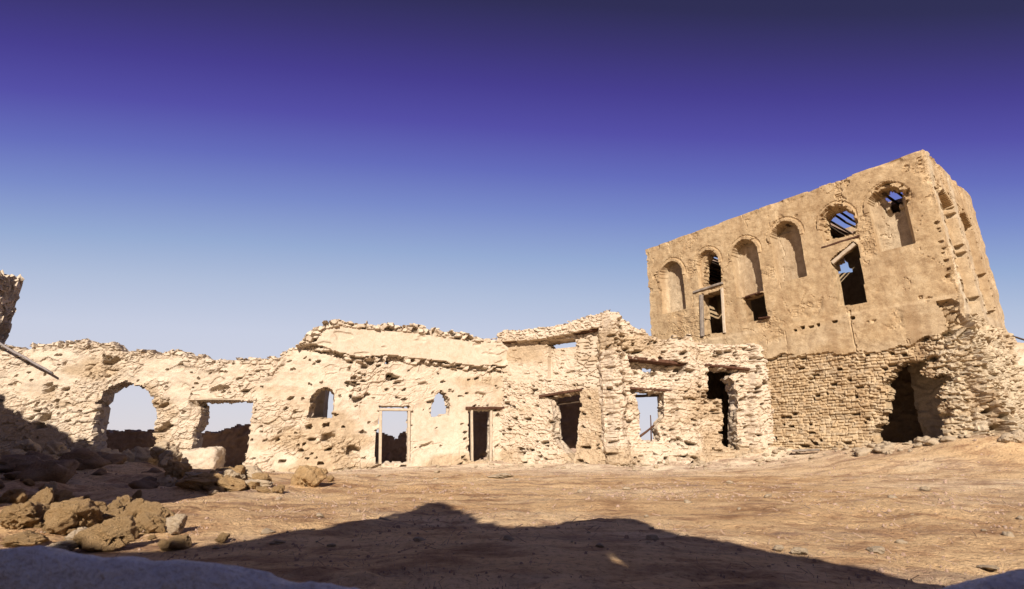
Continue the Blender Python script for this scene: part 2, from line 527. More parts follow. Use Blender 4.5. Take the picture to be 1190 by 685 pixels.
tn = np.clip(1.0 * np.exp(-(dw / 3.6) ** 2) + 0.25 * fbm(GX * 0.7, GY * 1.2, 77, 3) * np.exp(-(dw / 5) ** 2), 0, 1) * 0.85
go = link_mesh('ground', mesh_np('ground', v, q, True, tn.ravel()), M_GROUND)
go['kind'] = 'structure'

# ------------------------------------------------------------------ small mesh builders
def bar_mesh(p0, p1, w, h, jit=0.12, n=7, seed=0, up=Vector((0, 0, 1))):
    """a rough hewn timber between two points"""
    rnd = random.Random(seed)
    p0 = Vector(p0); p1 = Vector(p1)
    d = (p1 - p0).normalized()
    side = d.cross(up)
    if side.length < 0.01: side = d.cross(Vector((0, 1, 0)))
    side.normalize(); u = side.cross(d)
    V = []; Q = []
    prof = [(-1, -0.7), (-0.7, -1), (0.7, -1), (1, -0.7), (1, 0.7), (0.7, 1), (-0.7, 1), (-1, 0.7)]
    bx = by = 0
    for i in range(n + 1):
        t = i / n
        bx += rnd.uniform(-1, 1) * jit * w * 0.25; by += rnd.uniform(-1, 1) * jit * h * 0.25
        c = p0.lerp(p1, t) + side * bx + u * by
        for a, b in prof:
            k = 1 + rnd.uniform(-1, 1) * jit
            V.append(c + side * (a * w / 2 * k) + u * (b * h / 2 * k))
    m = len(prof)
    for i in range(n):
        for k in range(m):
            a = i * m + k; b = i * m + (k + 1) % m
            Q.append((a, b, b + m, a + m))
    Q.append((0, 7, 6, 1)); Q.append((1, 6, 5, 2)); Q.append((2, 5, 4, 3))
    o = n * m
    Q.append((o, o + 1, o + 6, o + 7)); Q.append((o + 1, o + 2, o + 5, o + 6)); Q.append((o + 2, o + 3, o + 4, o + 5))
    return mesh_np('bar', [tuple(x) for x in V], Q, False)

def pole_mesh(pts, r0, r1, sides=8, seed=0, jit=0.1):
    rnd = random.Random(seed)
    V = []; Q = []; T = []
    n = len(pts)
    pts = [Vector(p) for p in pts]
    for i, p in enumerate(pts):
        d = (pts[min(i + 1, n - 1)] - pts[max(i - 1, 0)]).normalized()
        s = d.cross(Vector((0.1, 0.2, 1)))
        if s.length < 0.05: s = d.cross(Vector((1, 0, 0)))
        s.normalize(); u = s.cross(d)
        r = r0 + (r1 - r0) * i / (n - 1)
        for k in range(sides):
            a = 2 * math.pi * k / sides
            rr = r * (1 + rnd.uniform(-jit, jit))
            V.append(p + s * math.cos(a) * rr + u * math.sin(a) * rr)
    for i in range(n - 1):
        for k in range(sides):
            a = i * sides + k; b = i * sides + (k + 1) % sides
            Q.append((a, b, b + sides, a + sides))
    V.append(pts[0]); V.append(pts[-1])
    c0, c1 = len(V) - 2, len(V) - 1
    for k in range(sides):
        T.append((c0, (k + 1) % sides, k))
        T.append((c1, (n - 1) * sides + k, (n - 1) * sides + (k + 1) % sides))
    return mesh_np('pole', [tuple(x) for x in V], Q, True, None, T)

def wander(p0, p1, n, amp, seed):
    rnd = random.Random(seed)
    p0 = Vector(p0); p1 = Vector(p1)
    return [p0.lerp(p1, i / n) + Vector((rnd.uniform(-amp, amp), rnd.uniform(-amp, amp), rnd.uniform(-amp, amp))) * (0 if i in (0, n) else 1)
            for i in range(n + 1)]

def lintel(path, a, b, parent, h=0.12, depth=0.5, proud=0.06, mat=None, name='lintel', seed=0, seg=None):
    """timber lying in the wall along its face from photo point a to b"""
    s0, z0 = path.sz(*a, seg) if seg is not None else path.sz(*a)
    s1, z1 = path.sz(*b, seg) if seg is not None else path.sz(*b)
    off = proud - depth / 2
    me = bar_mesh(path.pt(s0, z0, off), path.pt(s1, z1, off), depth, h, 0.08, 8, seed)
    return link_mesh(name, me, mat or M_WOOD, parent)

def arch_poly(bl, br, apex, spring=0.95, pointed=0.12, n=14):
    """(s,z) outline of an arched bay"""
    s0, s1 = bl[0], br[0]; zb = 0.5 * (bl[1] + br[1]); zt = apex[1]
    hw = (s1 - s0) / 2; c = (s0 + s1) / 2
    zs = zt - hw * (spring + pointed)
    pts = [(s0, zb)]
    for k in range(n + 1):
        a = math.pi - math.pi * k / n
        x = math.cos(a); y = math.sin(a)
        y = y * spring + pointed * (1 - abs(x)) ** 1.2
        pts.append((c + hw * x, zs + hw * y))
    pts.append((s1, zb))
    return pts, zs

# ------------------------------------------------------------------ wall A : the long ruined wall
rootA = thing('ruined_wall', 'long pale ruined wall with an open pointed arch, small windows and two doorways', 'wall', (-9, 18.2, 0.1))
topA = PA.poly([(0, 400), (14, 402), (30, 405), (38, 396), (46, 402), (60, 401), (95, 398), (130, 400), (137, 408), (170, 409), (215, 408), (222, 414), (265, 418),
                (300, 420), (325, 415), (345, 403), (362, 387), (378, 375), (392, 374), (430, 378), (480, 382), (520, 388), (555, 394), (580, 396), (596, 398)])
topA = [(0.0, topA[0][1])] + topA + [(PA.L + 1, topA[-1][1])]
arch = PA.poly([(106, 552), (110, 520), (112, 490), (116, 466), (127, 451), (147, 442), (165, 447), (176, 457), (181, 475), (182, 552)])
rect = PA.poly([(222, 556), (225, 520), (226, 502), (233, 487), (231, 466), (295.5, 466), (290, 505), (285, 556)])
nicheA = PA.poly([(357, 486), (359, 474), (362, 461), (369, 452), (378, 450), (387, 454), (389, 470), (388, 486)])
nicheHole = PA.poly([(375, 484), (377, 470), (384, 466), (387, 484)])
door1 = PA.poly([(435, 539), (436, 500), (440, 498), (440, 472), (477, 472), (476, 539)])
archw = PA.poly([(501.4, 484), (501, 468), (506, 459), (512, 454), (519, 459), (523, 470), (522, 484)])
door2 = PA.poly([(545, 536), (544, 476), (573, 476), (571.5, 536)])
slit = PA.poly([(447, 424), (448, 417), (452, 418), (452, 424)])
cavA = PA.poly([(592, 455), (618, 451), (612, 460), (606, 465), (598, 460)])
bandA = PA.poly([(352, 400), (372, 378), (380, 366), (480, 372), (600, 388), (600, 426), (556, 426), (520, 422), (480, 418), (455, 415), (425, 415), (400, 412), (380, 405)])
bandTop = PA.poly([(345, 405), (362, 385), (378, 372), (480, 378), (600, 394), (600, 399), (555, 399), (520, 394), (480, 388), (430, 384), (395, 381), (380, 384), (368, 398)])
smoothA = PA.poly([(418, 470), (430, 445), (500, 440), (540, 440), (600, 455), (600, 548), (418, 548)])
holesA = [(arch, 1.6), (rect, 0.9), (nicheA, 0.6), (door1, 0.25), (archw, 0.8), (door2, 0.3), (slit, 0.5)]

def reliefA(S, Z):
    left = 1 - sstep(13, 19, S)
    d = 0.09 * fbm(S * 0.5, Z * 0.6, 11, 3)
    st, rid, e = stones(S, Z, 0.40, 0.22, 12, rot=0.30, warp=0.5)
    s2, r2, e2 = stones(S, Z, 0.19, 0.105, 13, rot=0.12, warp=0.5)
    sm = inpoly(S, Z, smoothA); bd = inpoly(S + 0.10 * fbm(S * 4, Z * 4, 33, 2), Z + 0.10 * fbm(S * 3, Z * 3, 34, 3), bandA)
    calm = np.where(sm, 0.30, 0.85)
    expo = sstep(-0.08, 0.28, fbm(S * 0.9, Z * 1.1, 15, 3) + 0.12 * left + 0.15 * sstep(1.6, 0.6, Z))     # where the plaster has come off
    rough = (0.065 * st + 0.10 * (rid - 0.5)) * expo + (0.040 * s2 + 0.045 * (r2 - 0.5)) * (0.10 + 0.9 * expo)
    rough = rough + 0.085 * fbm(S * 1.6, Z * 2.4, 17, 5) + 0.012 * fbm(S * 8, Z * 9, 18, 2)
    cl = sstep(-0.25, 0.35, fbm(S * 0.8 + 7, Z * 1.0, 27, 3))               # holes come in clusters
    pit = (rid < 0.03 + 0.08 * cl) * sstep(0.08, 0.2, e) * -0.40 * (0.1 + 0.9 * expo)
    pit2 = (r2 < 0.010 + 0.055 * cl * (0.3 + 0.7 * expo)) * sstep(0.08, 0.2, e2) * -0.24
    st4, r4, e4 = stones(S, Z, 0.10, 0.07, 28, warp=0.5)
    pit2 = pit2 + (r4 < 0.022) * sstep(0.08, 0.2, e4) * -0.14
    d = d + calm * (rough + pit) + pit2 * np.where(sm, 0.8, 1)
    # plaster band along the top: smooth, standing proud, stones showing along its crown
    s3, r3, e3 = stones(S, Z, 0.24, 0.17, 23, warp=0.3)
    sm_d = 0.20 + 0.03 * fbm(S * 1.0, Z * 1.5, 19, 4) - 0.05 * sstep(0.25, 0.45, fbm(S * 1.5, Z * 3.0, 25, 3))
    d = np.where(bd, sm_d + 0.03 * fbm(S * 0.55, Z * 0.7, 11, 3), d)
    bt = inpoly(S, Z, bandTop)
    d = np.where(bt, 0.15 + 0.13 * s3 + 0.14 * (r3 - 0.4) - 0.2 * (r3 < 0.12), d)
    # dark gap and loose stones under the band
    under = inpoly(S, Z + 0.20, bandA) & (~bd)
    d = np.where(under, d * 0.5 - 0.16 + 0.24 * (r2 > 0.58) + 0.05 * s2, d)
    d = np.where(inpoly(S, Z, cavA), -0.5, d)
    # crown of the left half is a line of knobbly stones
    tz = np.interp(S, [p[0] for p in topA], [p[1] for p in topA])
    cr = sstep(0.35, 0.1, tz - Z) * left
    d = d + cr * (0.12 * s3 - 0.08)
    return d + 0.22 * sstep(0.9, 0.1, Z)

def toneA(S, Z):
    t = sstep(0.10, 0.5, fbm(S * 0.5, Z * 0.9, 29, 4) + 0.25 * sstep(1.6, 0.3, Z))
    return np.clip(t, 0, 1) * 0.8
wallA = build_wall('wall', PA, 0.032, 0.032, -0.35, topA, holesA, reliefA, 0.62, M_CORAL, rootA, rag=0.085, seed=100, tone=toneA, jit=0.06, smooth=False)

def frame_bar(path, a, b, w, off, parent, name, mat, seed, depth=0.14):
    s0, z0 = path.sz(*a); s1, z1 = path.sz(*b)
    p0 = path.pt(s0, z0, off); p1 = path.pt(s1, z1, off)
    vert = abs(z1 - z0) > abs(s1 - s0)
    up = Vector((path.n[-1].x, path.n[-1].y, 0)) if vert else Vector((0, 0, 1))
    return (p0, p1, w, depth) if vert else (p0, p1, depth, w), up

def door_frame(path, tl, tr, bl, br, parent, w=0.12, off=-0.12, mat=None, sd=0, top_over=0.0, left_only=False):
    """posts and head of a timber door frame, one part"""
    meshes = []
    n = path.n[-1]
    nv = Vector((n.x, n.y, 0))
    def P_(q):
        s, z = path.sz(*q); return path.pt(s, z, off)
    a, b, c, d = P_(tl), P_(tr), P_(bl), P_(br)
    fr = link_mesh('door_frame', bar_mesh(c, a, w, 0.14, 0.06, 8, sd, nv), mat or M_PALEWOOD, parent)
    link_mesh('post', bar_mesh(d, b, w, 0.14, 0.06, 8, sd + 1, nv), mat or M_PALEWOOD, fr).location = (0, 0, 0)
    e = (b - a).normalized() * top_over
    link_mesh('head', bar_mesh(a - e + Vector((0, 0, w * 0.5)), b + e + Vector((0, 0, w * 0.5)), 0.16, w * 0.9, 0.06, 8, sd + 2), mat or M_PALEWOOD, fr).location = (0, 0, 0)
    return fr
f1 = door_frame(PA, (442, 478), (475, 478), (441.5, 540), (474.5, 540), rootA, 0.10, 0.02, M_PALEWOOD, 5, 0.12)
f2 = door_frame(PA, (548.5, 477), (571, 477), (549, 537), (570.5, 537), rootA, 0.09, -0.05, M_PALEWOOD, 9, 0.1)
lintel(PA, (541, 474.5), (585, 474.5), rootA, 0.10, 0.5, 0.10, M_WOOD, seed=3)
lintel(PA, (228, 464.5), (299, 464.5), rootA, 0.07, 0.55, 0.16, M_PALEWOOD, seed=4)
lintel(PA, (590, 453), (620, 449), rootA, 0.09, 0.4, 0.12, M_WOOD, seed=6)

# ------------------------------------------------------------------ wall B : front of the small room with a sagging roof edge
rootB = thing('ruined_room_front', 'broken room front with a sagging stone roof edge over one dark timber doorway', 'wall', (1.5, 19.8, 0.1))
topB = PB.poly([(570, 392), (583, 388), (600, 387), (622, 385), (650, 380), (672, 374), (690, 370), (702, 367), (712, 366)])
topB = [(0, topB[0][1])] + topB + [(PB.L + 1, topB[-1][1])]
slotB = PB.poly([(634, 400), (640, 397), (668, 394), (668, 402), (640, 405)])
doorB = PB.poly([(637, 463), (675, 455), (675, 470), (672, 500), (669, 536), (660, 527), (648, 516), (644, 511), (643, 478), (641, 468)])
corB = PB.poly([(560, 386), (583, 382), (650, 374), (712, 358), (712, 380), (700, 382), (672, 388), (650, 393), (620, 397), (583, 399), (560, 401)])
recB = PB.poly([(637, 396), (668, 394), (668, 440), (637, 440)])
holesB = [(slotB, 0.3), (doorB, 0.7)]

plB = PB.poly([(583, 399), (637, 399), (640, 436), (612, 446), (585, 440)])
crsB = PB.poly([(668, 388), (712, 378), (715, 450), (672, 452)])
def reliefB(S, Z):
    d = 0.05 * fbm(S * 0.6, Z * 0.7, 41, 3)
    st, rid, e = stones(S, Z, 0.27, 0.13, 42, rot=-0.1, warp=0.4)
    s2, r2, e2 = stones(S, Z, 0.15, 0.085, 43, rot=-0.2, warp=0.5)
    s3, r3, e3 = stones(S, Z, 0.40, 0.145, 47, rot=-0.03, warp=0.12)
    ex = sstep(-0.2, 0.3, fbm(S * 0.9, Z * 0.8, 44, 3))
    cs, cr_, ce_ = courses(S, Z, 0.26, 0.12, 48, slope=0.03)
    mx = 0.85 * sstep(0.0, 0.3, fbm(S * 1.1, Z * 0.9, 49, 3))
    w = ((0.055 * cs + 0.07 * (cr_ - 0.5)) * mx + (0.06 * st + 0.09 * (rid - 0.5)) * (1 - mx)) * (0.35 + 0.65 * ex) + 0.03 * s2 + 0.04 * fbm(S * 2, Z * 2.5, 40, 3) + 0.02 * fbm(S * 8, Z * 8, 45, 2)
    w = w + (cr_ < 0.05 + 0.06 * ex) * sstep(0.06, 0.2, ce_) * -0.26 + (r2 < 0.04) * sstep(0.1, 0.25, e2) * -0.2
    cz = inpoly(S, Z, crsB)                                     # coursed stones with open joints beside the pier
    w = np.where(cz, 0.10 * sstep(0.05, 0.16, e3) * (0.6 + 0.5 * r3) - 0.08, w)
    d = d + np.where(inpoly(S, Z, plB), 0.2 * w, w)
    d = np.where(inpoly(S, Z, recB), d * 0.4 - 0.22, d)
    d = np.where(inpoly(S, Z, corB), 0.26 + 0.05 * s2 + 0.10 * (r2 - 0.5), d)
    return d + 0.28 * sstep(0.9, 0.1, Z)
build_wall('wall', PB, 0.032, 0.032, -0.35, topB, holesB, reliefB, 0.6, M_CORAL, rootB, rag=0.06, seed=200, tone=toneA, jit=0.05, smooth=False)
lintel(PB, (584, 399.5), (701, 383), rootB, 0.09, 0.5, 0.20, M_WOOD, seed=11)
lintel(PB, (628, 461), (677, 453), rootB, 0.10, 0.55, 0.14, M_WOOD, seed=12)
lintel(PB, (640, 469), (675, 465), rootB, 0.09, 0.12, -0.40, M_DARKWOOD, seed=13)

# ------------------------------------------------------------------ wall C : pier and openings up to the house
rootC = thing('ruined_gateway_wall', 'broken wall with a stone pier, timber lintels and deep dark doorway against the tall house', 'wall', (5.8, 18.4, 0.1))
topC = PC.poly([(684, 372), (698, 370), (703, 362), (718, 362), (722, 368), (736, 381), (756, 392), (775, 395), (803, 392), (806, 399), (846, 402), (868, 400), (892, 396)])
topC = [(0, topC[0][1])] + topC + [(PC.L + 1, topC[-1][1])]
slotC = PC.poly([(749, 424), (764, 425), (761, 432), (752, 432)])
winC = PC.poly([(737, 455), (771, 456), (770.5, 483), (764, 495), (766, 512), (757, 514), (744, 512), (743, 492), (739, 466)])
doorC = PC.poly([(821.5, 427), (822.6, 462), (836, 464), (840, 483), (838, 518), (849, 524), (856, 523), (855.5, 492), (857, 469), (852, 445), (846, 439.6), (862, 431)])
underC = PC.poly([(730, 418), (796, 423), (790, 436), (765, 434), (735, 436)])
pierC = PC.poly([(690, 366), (722, 364), (735, 548), (684, 548)])
pierR = PC.poly([(868, 398), (892, 396), (905, 548), (862, 548)])
pierM = PC.poly([(776, 394), (812, 394), (822, 548), (776, 548)])
holesC = [(slotC, 0.4), (winC, 1.0), (doorC, 1.0)]

def soft(poly, S, Z, w=0.30):
    return sstep(0.0, w, polydist(S, Z, poly)) * inpoly(S, Z, poly)
def reliefC(S, Z):
    d = 0.05 * fbm(S * 0.6, Z * 0.7, 51, 3)
    st, rid, e = stones(S, Z, 0.25, 0.125, 52, warp=0.4)
    s2, r2, e2 = stones(S, Z, 0.14, 0.08, 53, rot=0.1, warp=0.5)
    cs, cr_, ce_ = courses(S, Z, 0.24, 0.115, 58, slope=0.02)
    mx = 0.85 * sstep(0.0, 0.3, fbm(S * 1.1, Z * 0.9, 59, 3))
    d = d + (0.055 * cs + 0.08 * (cr_ - 0.5)) * (0.4 + 0.6 * mx) + (1 - mx) * (0.05 * st + 0.08 * (rid - 0.5)) + 0.02 * s2 + 0.05 * fbm(S * 2, Z * 2, 54, 3) + 0.015 * fbm(S * 8, Z * 8, 55, 2)
    d = d + (cr_ < 0.07) * mx * sstep(0.06, 0.2, ce_) * -0.25
    cl = sstep(-0.2, 0.3, fbm(S * 0.9 + 3, Z * 1.1, 57, 3))
    d = d + (1 - mx) * (rid < 0.03 + 0.06 * cl) * sstep(0.1, 0.25, e) * -0.28 + (r2 < 0.05) * sstep(0.1, 0.25, e2) * -0.18
    d = np.where(inpoly(S, Z, underC), d - 0.46, d)
    wS_ = S + 0.16 * fbm(S * 2, Z * 4.5, 50, 4) + 0.10 * (cr_ - 0.5)
    d = d + 0.36 * soft(pierC, wS_, Z) + 0.28 * soft(pierR, wS_, Z) + 0.2 * soft(pierM, wS_, Z)
    d = d + 0.45 * sstep(1.1, 0.1, Z) - 0.42 * (1 - sstep(0.0, 0.40, S + 0.15 * fbm(Z * 3, Z * 0 + 0.7, 56, 3)))
    return d
build_wall('wall', PC, 0.032, 0.032, -0.35, topC, holesC, reliefC, 0.65, M_CORAL, rootC, rag=0.07, seed=300, tone=toneA, jit=0.06, smooth=False)
lintel(PC, (729, 416), (801, 423.5), rootC, 0.14, 0.55, 0.10, M_WOOD, seed=21)
lintel(PC, (731, 451.5), (780, 454.5), rootC, 0.09, 0.5, 0.12, M_WOOD, seed=22)
lintel(PC, (737, 459.5), (773, 458), rootC, 0.09, 0.14, -0.35, M_DARKWOOD, seed=23)
lintel(PC, (818, 424.5), (869, 430), rootC, 0.10, 0.55, 0.14, M_WOOD, seed=24)

# ------------------------------------------------------------------ the tall house
rootH = thing('ruined_house', 'tall tan two storey ruined house with a row of arched niches above rough stonework', 'house', (FC.x, FC.y, 0.8))
def hz(px, py): return PH.sz(px, py, FAC)
def bay(bl, br, ap, **k): return arch_poly(hz(*bl), hz(*br), hz(*ap), **k)
N1, z1 = bay((771, 366), (797, 357), (782.5, 303))
N2, z2 = bay((813, 336), (837.5, 327), (824, 290))
N3, z3 = bay((857, 346), (887, 337), (868, 277.5))
N4, z4 = bay((904, 329), (937, 320), (912.5, 257))
N5, z5 = bay((958, 283), (993.5, 270), (972, 239))
N6, z6 = bay((1020, 293), (1064, 282), (1032.5, 216))
W2 = [hz(*p) for p in ((814.5, 344), (839, 336), (842.5, 386), (817.5, 390))]
W3 = [hz(*p) for p in ((863, 347), (887.5, 339), (892, 370), (868, 376))]
W5 = [hz(*p) for p in ((964, 303), (973, 294), (984, 287), (991, 280), (997, 284), (1008, 352), (974, 357))]
H2 = [hz(*p) for p in ((814, 333), (816, 306), (822, 294), (829, 293), (836, 306), (838, 322), (829, 329), (820, 330))]
H5 = [hz(*p) for p in ((956.5, 268), (957, 252), (965, 243), (976, 240.5), (987, 246), (993, 258), (991, 265), (974, 272), (961, 277))]
H6 = [hz(*p) for p in ((1020, 225), (1028, 217), (1041, 218), (1050, 223), (1049, 233), (1042, 232), (1040, 241), (1030, 243), (1026, 233))]
REC = [hz(*p) for p in ((1017, 520), (1014, 506), (1028, 482), (1029, 457), (1032, 439), (1043, 425), (1058, 420), (1075, 418), (1074, 430), (1079, 442), (1089, 439), (1098, 433),
                        (1104, 438), (1094, 458), (1096, 480), (1099, 520))]
plline = [hz(*p) for p in ((757, 408), (890, 416), (905, 413), (960, 411), (1000, 409), (1040, 404), (1060, 399), (1080, 393), (1098, 386))]
plS = np.array([p[0] for p in plline] + [S1F + 0.05]); plZ = np.array([p[1] for p in plline] + [plline[-1][1]])
ero = [hz(*p) for p in ((1090, 352), (1104, 346), (1112, 352), (1120, 372), (1124, 392), (1112, 396), (1100, 380), (1096, 362))]
putlogs = [hz(*p) for p in ((925, 384), (934, 382), (943, 380), (952, 379), (962, 377), (971, 375), (982, 373), (992, 371), (1003, 368))]
colhole = [hz(*p) for p in ((1089, 259), (1091, 266), (1092, 270), (1094, 281), (1097, 289), (1096, 294), (1099, 303), (1102, 313), (1103, 320), (1105, 331))]
zled = hz(930, 372)[1]

def reliefH(S, Z):
    fac = (S >= S0F - 0.01) & (S <= S1F + 0.01)
    side = (S > S1F)
    d = 0.055 * fbm(S * 0.5, Z * 0.5, 61, 3) + 0.018 * fbm(S * 2.2, Z * 4.0, 62, 4) + 0.006 * fbm(S * 12, Z * 16, 65, 2)
    st, rid, e = stones(S, Z, 0.27, 0.16, 63, warp=0.35)
    s2, r2, e2 = stones(S, Z, 0.165, 0.085, 64, rot=-0.04, warp=0.25)
    # worn patches in the plaster
    wp = sstep(0.22, 0.42, fbm(S * 1.1, Z * 1.3, 66, 4))
    d = d - 0.03 * wp * (0.5 + s2)
    # horizontal lift lines of the mud courses
    d = d + 0.006 * np.sin(Z * 2 * math.pi / 0.62 + fbm(S * 0.7, Z, 67, 2) * 2)
    low = Z < (np.interp(S, plS, plZ) + 0.16 * fbm(S * 2.2, Z * 2.2, 68, 3))
    low = np.where(side, Z < 4.2 + 0.5 * fbm(S * 0.9, Z * 0.4, 69, 3), low)
    cs, cr_, ce_ = courses(S, Z, 0.17, 0.088, 163, wave=0.7)
    rough = -0.06 + 0.055 * cs + 0.085 * (cr_ - 0.5) + 0.07 * fbm(S * 0.8, Z * 0.9, 70, 3) + 0.02 * fbm(S * 7, Z * 7, 71, 2)
    rough = rough + (cr_ < 0.06) * sstep(0.05, 0.2, ce_) * -0.18
    big = -0.02 + 0.085 * st + 0.15 * (rid - 0.5) + 0.05 * s2 + 0.08 * (r2 - 0.5) + 0.06 * fbm(S * 6, Z * 6, 160, 3)
    big = big + (rid < 0.12) * sstep(0.1, 0.25, e) * -0.3
    cor = np.where(side, 1.0, sstep(hz(1100, 450)[0] - 0.7, hz(1100, 450)[0], S))
    rough = rough * (1 - cor) + big * cor
    # the corner bulges out at the foot
    bul = sstep(3.2, 1.6, Z) * np.where(side, sstep(S1F + 2.2, S1F, S), sstep(S1F - 1.35, S1F - 0.9, S))
    rough = rough + 0.34 * bul + 0.25 * sstep(1.7, 0.8, Z)
    d = np.where(low, rough, d + 0.02)
    # rows of loose stones just below the plaster line
    # niches
    for Nn, zs, dep in ((N1, z1, 0.34), (N3, z3, 0.40), (N4, z4, 0.42), (N6, z6, 0.42), (N2, z2, 0.2), (N5, z5, 0.2)):
        ins = inpoly(S, Z, Nn) & fac
        dist = polydist(S, Z, Nn)
        ring = (~ins) & fac & (dist < 0.13) & (Z > zs - 0.15)
        d = np.where(ring, d + 0.035, d)
        groove = (~ins) & fac & (dist >= 0.13) & (dist < 0.18) & (Z > zs - 0.1)
        d = np.where(groove, d - 0.03, d)
        d = np.where(ins, -dep + 0.4 * d, d)
    # upper part of the fourth bay is hollowed deeper
    h4 = inpoly(S, Z, N4) & (Z > z4 + 0.22)
    d = np.where(h4, d - 0.1 * sstep(-0.2, 0.2, fbm(S * 4, Z * 4, 73, 2) + 0.2), d)
    # broken stones round the sixth and fifth arch
    for hp, a in ((H6, 0.15), (H5, 0.10), (H2, 0.04)):
        dist = polydist(S, Z, hp)
        d = np.where(fac & (dist < a), d - 0.16 * (rid > 0.5) - 0.05 * (r2 > 0.5), d)
    # ledge over the floor level with putlog holes
    d = d + np.where(fac, 0.05 * sstep(zled - 0.05, zled - 0.18, Z) * (~low), 0)
    for kp, (ps, pz) in enumerate(putlogs):
        if kp in (4, 6, 8): continue
        m = (np.abs(S - ps) < 0.05 + 0.015 * (kp % 3)) & (np.abs(Z - pz - 0.02 * (kp % 2)) < 0.035 + 0.01 * (kp % 2))
        d = np.where(m, -0.2, d)
    for (ps, pz) in colhole:
        m = np.hypot(S - ps, (Z - pz) * 1.4) < 0.02 + 0.045 * (math.sin(ps * 91 + pz * 53) * 0.5 + 0.5)
        d = np.where(m, -0.14, d)
    # eroded corner
    er = inpoly(S + 0.12 * fbm(S * 3, Z * 3, 75, 2), Z + 0.12 * fbm(S * 3, Z * 3, 76, 2), ero)
    d = np.where(er, -0.16 + 0.12 * st + 0.20 * (rid - 0.5), d)
    # a settlement crack under the fifth window
    crk = hz(990, 380)[0] + 0.1 * fbm(Z * 2, Z * 0 + 1.5, 79, 3)
    d = np.where(fac & (np.abs(S - crk) < 0.02) & (Z < hz(990, 360)[1]) & ~low, d - 0.05, d)
    # side wall: two tall sunk panels between ribs, holes running down their edges
    u = S - S1F
    for a, b, zt in ((0.55, 1.9, 8.45), (2.55, 3.9, 8.3)):
        pan = side & (u > a) & (u < b) & (Z > 4.6 + 0.3 * fbm(S, Z, 80, 2)) & (Z < zt - 0.35 * np.abs((u - (a + b) / 2) / (b - a)) * 2)
        d = np.where(pan, d - 0.28, d)
        inner = side & (u > a + 0.35) & (u < b - 0.35) & (Z > 5.0) & (Z < zt - 0.6)
        d = np.where(inner, d - 0.16, d)
        eh = side & (((u > a - 0.17) & (u < a - 0.03)) | ((u > b + 0.03) & (u < b + 0.2))) & (Z > 4.4) & (Z < zt + 0.2)
        d = np.where(eh & (r2 < 0.10), d - 0.12, d)
        for uu in (a - 0.10, b + 0.10):
            for kz in range(15):
                hz_ = 4.7 + kz * 0.262 + 0.09 * math.sin(kz * 12.9 + uu * 7)
                if math.sin(kz * 78.2 + uu * 31) < -0.25 or hz_ > zt: continue
                d = np.where(side & (np.abs(u - uu - 0.03 * math.sin(kz * 5.1)) < 0.085) & (np.abs(Z - hz_) < 0.05 + 0.03 * abs(math.sin(kz * 3.3))), d - 0.26, d)
        top = side & (np.abs(Z - zt + 0.2) < 0.25) & (u > a - 0.1) & (u < b + 0.1)
        d = np.where(top & (r2 < 0.25), d - 0.2, d)
    # arrises worn: the crown and the corner are chipped
    ch = sstep(0.05, 0.4, fbm(S * 1.7, Z * 1.7, 86, 4))
    cn = np.exp(-((S - S1F) / 0.16) ** 2) + np.exp(-((S - S0F) / 0.12) ** 2)
    d = d - 0.06 * ch * np.clip(cn, 0, 1) * (~low)
    d = d - 0.05 * sstep(0.15, 0.45, fbm(S * 2.3, Z * 2.3 + 5, 87, 3)) * sstep(ZT - 0.30, ZT - 0.05, Z)
    # patches of fallen plaster with the stones showing
    pf = sstep(0.50, 0.54, fbm(S * 1.3 + 3, Z * 1.5, 88, 4)) * fac * (~low) * (1 - inpoly(S, Z, N3)) * (1 - inpoly(S, Z, N4)) * (1 - inpoly(S, Z, N6)) * (1 - inpoly(S, Z, N1))
    d = d + pf * (-0.06 + 0.05 * cs + 0.04 * (cr_ - 0.5))
    # fine cracks
    ck = np.abs(fbm(S * 0.9, Z * 0.45, 89, 4))
    d = d - 0.025 * (ck < 0.006) * (~low) * fac
    return d

def toneH(S, Z):
    low = Z < (np.interp(S, plS, plZ) + 0.16 * fbm(S * 2.2, Z * 2.2, 68, 3))
    side = (S > S1F)
    st, rid, e = stones(S, Z, 0.27, 0.16, 63, warp=0.35)
    s2, r2, e2 = stones(S, Z, 0.165, 0.085, 64, rot=-0.04, warp=0.25)
    cor = np.where(side, 1.0, sstep(hz(1100, 450)[0] - 0.7, hz(1100, 450)[0], S))
    t = np.where(low, 0.15 + 0.35 * (r2 > 0.6) + 0.45 * cor, 0.0)
    t = t + np.where(side, 0.25 + 0.5 * sstep(6.0, 4.0, Z), 0)
    band = sstep(zled + 0.05, zled - 0.1, Z) * (~low) * (~side)
    t = t + 0.30 * band * sstep(-0.3, 0.3, fbm(S * 0.8, Z * 1.2, 82, 3))
    u = S - S1F
    for a, b in ((0.55, 1.9), (2.55, 3.9)):
        t = t - 0.45 * (side & (u > a) & (u < b) & (Z > 4.9)) * (0.6 + 0.6 * fbm(u * 3, Z * 0.5, 90, 3))
    t = t + 0.55 * (side & (Z > 4.4)) * (sstep(0.25, 0.05, np.abs(u - 0.32)) + sstep(0.35, 0.1, np.abs(u - 2.2)) + sstep(0.25, 0.1, np.abs(u - 1.25)) * 0.6)
    for Nn in (N1, N3, N4, N6):
        t = t + 0.6 * inpoly(S, Z, Nn)
    return np.clip(t, 0, 0.95)

